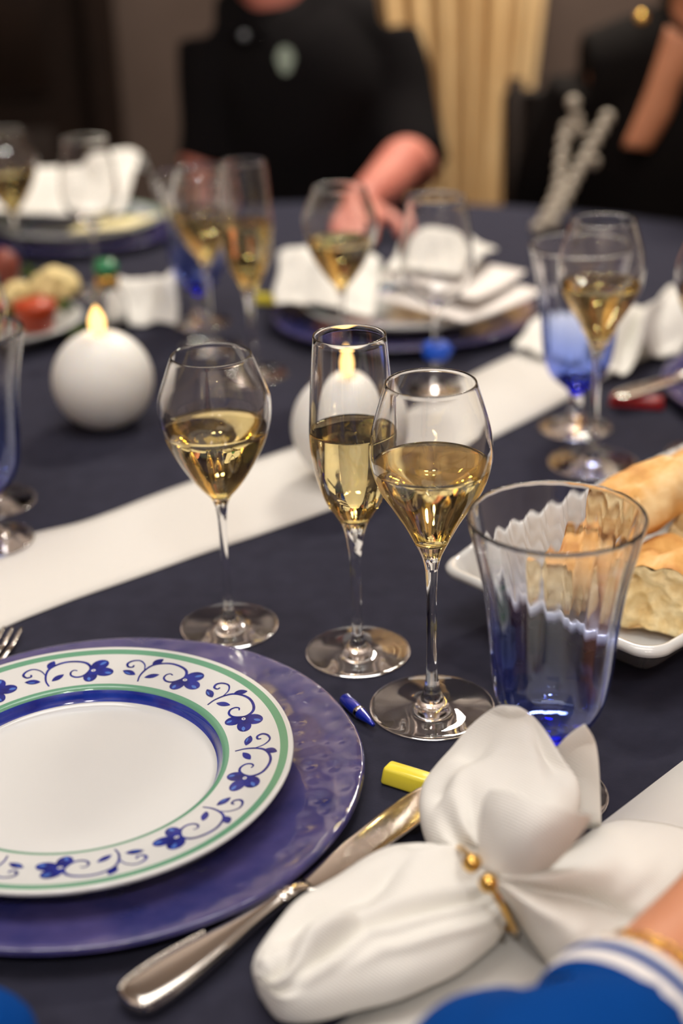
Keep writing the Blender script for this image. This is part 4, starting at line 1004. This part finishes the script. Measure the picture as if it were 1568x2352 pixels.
em = mesh('emblem', *xf(shield(ep, 0.015, 0.022), inv), mat('pale_green_embroidery', srgb(150, 165, 150), 0.7), shirt, smooth=False, recalc=True); em['label'] = 'pale green embroidered crest'
for px, py in ((560, 82),):
    bp_ = aty(px, py, MY-0.172); mesh('button', *xf(lathe([(0, -0.0015), (0.006, -0.0015), (0.0065, 0), (0.006, 0.0015), (0, 0.0015)], 20), inv @ Matrix.Translation(bp_) @ Matrix.Rotation(math.pi/2, 4, 'X')), mat('grey_button', srgb(120, 125, 130), 0.2), shirt)
tr = []
for sx in (-1, 1):
    tr += [limb([(MX+sx*0.09, MY+0.02, -0.26), (MX+sx*0.11, MY-0.2, -0.25), (MX+sx*0.12, MY-0.42, -0.25)], [0.10, 0.092, 0.072]), limb([(MX+sx*0.12, MY-0.42, -0.25), (MX+sx*0.12, MY-0.40, -0.5), (MX+sx*0.12, MY-0.38, -0.69)], [0.07, 0.068, 0.055])]
body_mesh('trousers', mp(tr), M_TROUSER, man, 0.009)
chair((MX, MY+0.06), 0, 'dark wooden dining chair under the man in the black polo')

# --- woman in black with beads at the right
WX, WY_ = 0.515, 2.41
wom = empty('person', (WX, WY_, ZF), 'woman in a deep necked black dress with a looped string of beads, upper right', 'person')
invw = Matrix.Translation((-WX, -WY_, -ZF))
def wp(parts): return [xf(p, invw) for p in parts]
hp, HW = head_parts((WX+0.075, WY_-0.10, 0.425), (-0.6, -0.8))
lw2, rw2 = (0.44, 2.27, -0.150), (0.62, 2.27, -0.150)
le2, re2 = (0.355, 2.42, -0.05), (0.77, 2.42, -0.05)
torso = [limb([(WX+0.01, WY_+0.02, -0.27), (WX+0.01, WY_, -0.12), (WX+0.02, WY_-0.02, 0.02), (WX+0.04, WY_-0.05, 0.13), (WX+0.055, WY_-0.06, 0.20)], [0.145, 0.12, 0.128, 0.12, 0.085], 28),
         limb([(WX-0.10, WY_-0.04, 0.175), (WX+0.05, WY_-0.055, 0.19), (WX+0.20, WY_-0.04, 0.165)], [0.055, 0.085, 0.055], 24)]
neck = limb([(WX+0.055, WY_-0.065, 0.19), (WX+0.065, WY_-0.08, 0.28), (WX+0.072, WY_-0.085, 0.38)], [0.058, 0.048, 0.046])
arms = [limb([(WX-0.10, WY_-0.04, 0.165), (0.375, WY_-0.02, 0.06), le2], [0.05, 0.043, 0.036]), limb([le2, (0.385, 2.35, -0.11), lw2], [0.036, 0.034, 0.023]),
        limb([(WX+0.20, WY_-0.04, 0.165), (0.755, WY_-0.02, 0.06), re2], [0.05, 0.043, 0.036]), limb([re2, (0.70, 2.35, -0.11), rw2], [0.036, 0.034, 0.023])]
legs = []
for sx in (-1, 1):
    legs += [limb([(WX+sx*0.08, WY_+0.02, -0.26), (WX+sx*0.09, WY_-0.2, -0.25), (WX+sx*0.10, WY_-0.40, -0.25)], [0.085, 0.075, 0.055]), limb([(WX+sx*0.10, WY_-0.40, -0.25), (WX+sx*0.10, WY_-0.38, -0.5), (WX+sx*0.10, WY_-0.36, -0.70)], [0.054, 0.05, 0.033]),
             limb([(WX+sx*0.10, WY_-0.34, -0.71), (WX+sx*0.105, WY_-0.46, -0.722), (WX+sx*0.11, WY_-0.53, -0.73)], [0.033, 0.027, 0.018])]
hands = hand_parts(lw2, (0.8, -0.5, -0.1), (0, 0, 1), 0.4, -1, 0.9) + hand_parts(rw2, (-0.8, -0.6, 0.05), (0, 0, 1), 0.4, 1, 0.9)
body_mesh('body', wp(hp+torso+[neck]+arms+legs+hands), M_SKIN2, wom, 0.0075, 3)
head_extras(invw @ HW, wom, True)
dr = [limb([(WX+0.01, WY_+0.02, -0.29), (WX+0.01, WY_, -0.12), (WX+0.02, WY_-0.02, 0.02), (WX+0.035, WY_-0.04, 0.12), (WX+0.05, WY_-0.03, 0.20)], [0.158, 0.133, 0.141, 0.133, 0.09], 28),
      limb([(WX-0.105, WY_-0.045, 0.182), (WX+0.05, WY_-0.045, 0.195), (WX+0.205, WY_-0.045, 0.17)], [0.072, 0.100, 0.070], 24),
      limb([(WX-0.10, WY_-0.04, 0.165), (0.372, WY_-0.02, 0.06), (0.352, 2.42, -0.05), (0.385, 2.35, -0.11), (0.425, 2.29, -0.142)], [0.066, 0.06, 0.05, 0.046, 0.038]),
      limb([(WX+0.20, WY_-0.04, 0.165), (0.755, WY_-0.02, 0.06), (0.77, 2.42, -0.05), (0.70, 2.35, -0.11), (0.64, 2.29, -0.142)], [0.066, 0.06, 0.05, 0.046, 0.038])]
for sx in (-1, 1): dr.append(limb([(WX+sx*0.08, WY_+0.02, -0.26), (WX+sx*0.09, WY_-0.2, -0.25), (WX+sx*0.10, WY_-0.40, -0.25)], [0.10, 0.092, 0.075]))
dress = body_mesh('dress', wp(dr), M_DRESS, wom, 0.009); dress['label'] = 'black long sleeved dress'
# bare skin in the deep neckline
sk = []
nl = [(1530, 60), (1497, 165), (1462, 260), (1428, 336)]; nr_ = [(1640, 120), (1568, 190), (1540, 265), (1492, 346)]
V, Fc = [], []
for i, (a, b) in enumerate(zip(spline(nl, 5), spline(nr_, 5))):
    for j in range(7):
        u = j/6; p = aty(a[0]*(1-u)+b[0]*u, a[1]*(1-u)+b[1]*u, WY_-0.172-0.012*math.sin(math.pi*u)+0.0*i); V.append(invw @ p)
nrow = len(V)//7
for i in range(nrow-1):
    for j in range(6): a = i*7+j; Fc.append((a, a+1, a+8, a+7))
o = mesh('neckline', V, Fc, M_SKIN2, wom, recalc=True); solid(o, 0.012); o['label'] = 'bare skin in the deep neckline'
# looped bead string on the front of the dress
M_BEAD = mat('pearl_grey_bead', srgb(168, 158, 142), 0.3, coat=0.4)
nk = empty('necklace', (0, 0, 0), None, None); nk.parent = wom; nk['label'] = 'looped string of pale beads'
bm_ = bpy.data.meshes.new('bead'); Vb, Fb = ball((0, 0, 0), 0.0105, 14, 10); bm_.from_pydata([tuple(v) for v in Vb], [], Fb); bm_.polygons.foreach_set('use_smooth', [True]*len(bm_.polygons)); bm_.materials.append(M_BEAD)
lp = spline([(1322, 272), (1300, 300), (1290, 360), (1283, 430), (1258, 490), (1232, 530), (1240, 548), (1262, 520), (1290, 470), (1318, 410), (1350, 350), (1378, 300), (1398, 262)], 14)
last = None; cnt = 0
for k, q in enumerate(lp):
    p = aty(q[0], q[1], 2.215-0.150*min(1.0, max(0.0, (q[1]-262)/283)))
    if last is None or (p-last).length > 0.0215:
        o = bpy.data.objects.new('bead', bm_); COL.objects.link(o); o.parent = nk; o.location = invw @ p; last = p; cnt += 1
for (a, b) in (((1300, 330), (1330, 300)), ((1338, 390), (1362, 372)), ((1316, 236), (1316, 236))):
    o = bpy.data.objects.new('bead', bm_); COL.objects.link(o); o.parent = nk; o.location = invw @ aty(b[0], b[1], WY_-0.20)
p = aty(1472, 42, WY_-0.14); mesh('earring', *xf(ball(p, 0.010, 16, 12, (1, 1, 1)), invw), M_GOLD, wom)
chair((WX, WY_+0.05), 0, 'dark wooden dining chair under the woman with the beads')

# --- near diner in the blue sweatshirt, mostly outside the frame
DXp, DYp = -0.20, -0.10
near = empty('person', (DXp, DYp, ZF), 'near diner in a blue sweatshirt with white striped cuff and gold bracelet', 'person')
invn = Matrix.Translation((-DXp, -DYp, -ZF))
def npn(parts): return [xf(p, invn) for p in parts]
wr = at(1612, 2165, 0.056); ax = (at(1612, 2165, 0.056)-at(1312, 2538, 0.056)).normalized()
cuff = wr - ax*0.078; elb = wr - ax*0.245; elb.z = 0.072; shr = Vector((-0.03, -0.06, 0.21)); shl = Vector((-0.37, -0.06, 0.21))
lel_ = at(-8, 2372, 0.040); lwr = Vector((-0.275, 0.66, 0.036))
lel_ = Vector((lel_.x-0.015, lel_.y-0.03, 0.044))
hd, HN = head_parts((-0.24, -0.06, 0.50), (0.0, 1.0))
torso = [limb([(DXp, DYp-0.02, -0.27), (DXp, DYp, -0.1), (DXp, DYp+0.02, 0.06), (DXp, DYp+0.03, 0.17), (DXp, DYp+0.03, 0.23)], [0.15, 0.135, 0.14, 0.13, 0.09], 28), limb([(shl.x, shl.y, 0.2), (DXp, DYp+0.03, 0.215), (shr.x, shr.y, 0.2)], [0.06, 0.09, 0.06], 24)]
neck = limb([(DXp, DYp+0.03, 0.22), (-0.22, -0.065, 0.32), (-0.235, -0.07, 0.44)], [0.062, 0.052, 0.05])
arms = [limb([tuple(shr), (0.0, 0.14, 0.14), tuple(elb)], [0.055, 0.048, 0.042]), limb([tuple(elb), tuple(elb.lerp(wr, 0.35)), tuple(wr), tuple(wr+ax*0.10)], [0.037, 0.035, 0.0268, 0.0258]),
        limb([tuple(shl), (-0.37, 0.2, 0.12), (-0.36, 0.42, 0.066)], [0.055, 0.048, 0.042])]
legs = []
for sx in (-1, 1):
    legs += [limb([(DXp+sx*0.09, DYp, -0.26), (DXp+sx*0.11, DYp+0.2, -0.25), (DXp+sx*0.12, DYp+0.40, -0.25)], [0.09, 0.08, 0.06]), limb([(DXp+sx*0.12, DYp+0.40, -0.25), (DXp+sx*0.12, DYp+0.38, -0.5), (DXp+sx*0.12, DYp+0.36, -0.70)], [0.058, 0.055, 0.036]),
             limb([(DXp+sx*0.12, DYp+0.34, -0.71), (DXp+sx*0.125, DYp+0.46, -0.722), (DXp+sx*0.13, DYp+0.54, -0.728)], [0.036, 0.03, 0.02])]
hands = hand_parts(wr+ax*0.092, (ax.x, ax.y, -0.10), (-0.25, 0, 1), 0.08, 1, 0.95)
lhand_w = Vector((-0.395, 0.66, 0.040))
arms.append(limb([(-0.36, 0.42, 0.066), (-0.385, 0.55, 0.056), tuple(lhand_w)], [0.042, 0.040, 0.026])); hands += hand_parts(lhand_w, (0.05, 1, -0.14), (0, 0, 1), 0.12, -1, 0.95)
body_mesh('body', npn(hd+torso+[neck]+arms+legs+hands), M_SKIN2, near, 0.006, 3)
head_extras(invn @ HN, near, True)
def sleeve_fold(p, r): return ball(p, 1, 16, 10, r)
sw = [limb([(DXp, DYp-0.02, -0.30), (DXp, DYp, -0.1), (DXp, DYp+0.02, 0.06), (DXp, DYp+0.03, 0.17), (DXp, DYp+0.025, 0.235)], [0.165, 0.152, 0.156, 0.146, 0.10], 28), limb([(shl.x, shl.y, 0.2), (DXp, DYp+0.03, 0.22), (shr.x, shr.y, 0.2)], [0.074, 0.10, 0.074], 24),
      limb([tuple(shr), (0.0, 0.14, 0.14), tuple(elb)], [0.072, 0.066, 0.058]), limb([tuple(elb), tuple(elb.lerp(cuff, 0.4)), tuple(elb.lerp(cuff, 0.75)), tuple(cuff)], [0.050, 0.049, 0.045, 0.0375]),
      limb([tuple(shl), (-0.37, 0.2, 0.12), (-0.35, 0.42, 0.072), (-0.375, 0.52, 0.064), (-0.39, 0.60, 0.052)], [0.072, 0.066, 0.060, 0.056, 0.04]),
      limb([tuple(elb+Vector((-0.03, 0.035, 0.0))), tuple(at(1165, 2385, 0.066)), tuple(at(1112, 2372, 0.056))], [0.03, 0.024, 0.012]),
      limb([tuple(at(-420, 2430, 0.055)), tuple(at(-180, 2420, 0.048)), tuple(at(-40, 2400, 0.040)), tuple(at(5, 2392, 0.034))], [0.044, 0.038, 0.030, 0.020])]
ss = body_mesh('sweatshirt', npn(sw), M_SWEAT, near, 0.006, 3); wrinkle(ss, 0.008, 20, 4); ss['label'] = 'royal blue sweatshirt'
# ribbed striped cuff
sta = [(a_, r_*0.92) for a_, r_ in [(-0.008, .0425), (0.0, .0432), (0.001, .0440), (0.007, .0445), (0.0075, .0445), (0.0135, .0440), (0.014, .0440), (0.0195, .0428), (0.021, .0410), (0.020, .0375), (0.005, .0360)]]
V, Fc = tube([tuple(cuff+ax*a) for a, r in sta], [r for a, r in sta], 64, False)
mi = []
for i in range(len(sta)-1):
    for k in range(64): mi.append(1 if i in (2, 3, 6, 7, 8, 9) else 0)
cf = mesh('cuff', [invn @ v for v in V], Fc, [M_SWEAT, M_STRIPE], near, idx=mi); cf['label'] = 'blue cuff with two white stripes'
br = empty('bracelet', (0, 0, 0), None, None); br.parent = near; br['label'] = 'gold link bracelet'
side = ax.cross(Vector((0, 0, 1))).normalized(); upv = side.cross(ax)
lm = bpy.data.meshes.new('link'); V, Fc = tube([(0.0036*math.cos(a), 0.0022*math.sin(a), 0) for a in [2*math.pi*k/12 for k in range(13)]], 0.0010, 6); lm.from_pydata([tuple(v) for v in V], [], Fc); lm.materials.append(M_GOLD); lm.polygons.foreach_set('use_smooth', [True]*len(lm.polygons))
bc = wr - ax*0.046
for k in range(36):
    a = 2*math.pi*k/36; d = side*math.cos(a)+upv*math.sin(a); tg = -side*math.sin(a)+upv*math.cos(a); nn_ = d if k % 2 else ax
    o = bpy.data.objects.new('link', lm); COL.objects.link(o); o.parent = br
    y_ = nn_.cross(tg); o.matrix_local = invn @ Matrix(((tg.x, y_.x, nn_.x, (bc+d*0.0315).x), (tg.y, y_.y, nn_.y, (bc+d*0.0315).y), (tg.z, y_.z, nn_.z, (bc+d*0.0315).z), (0, 0, 0, 1)))
chair((DXp, DYp-0.06), math.pi, 'dark wooden dining chair under the near diner')
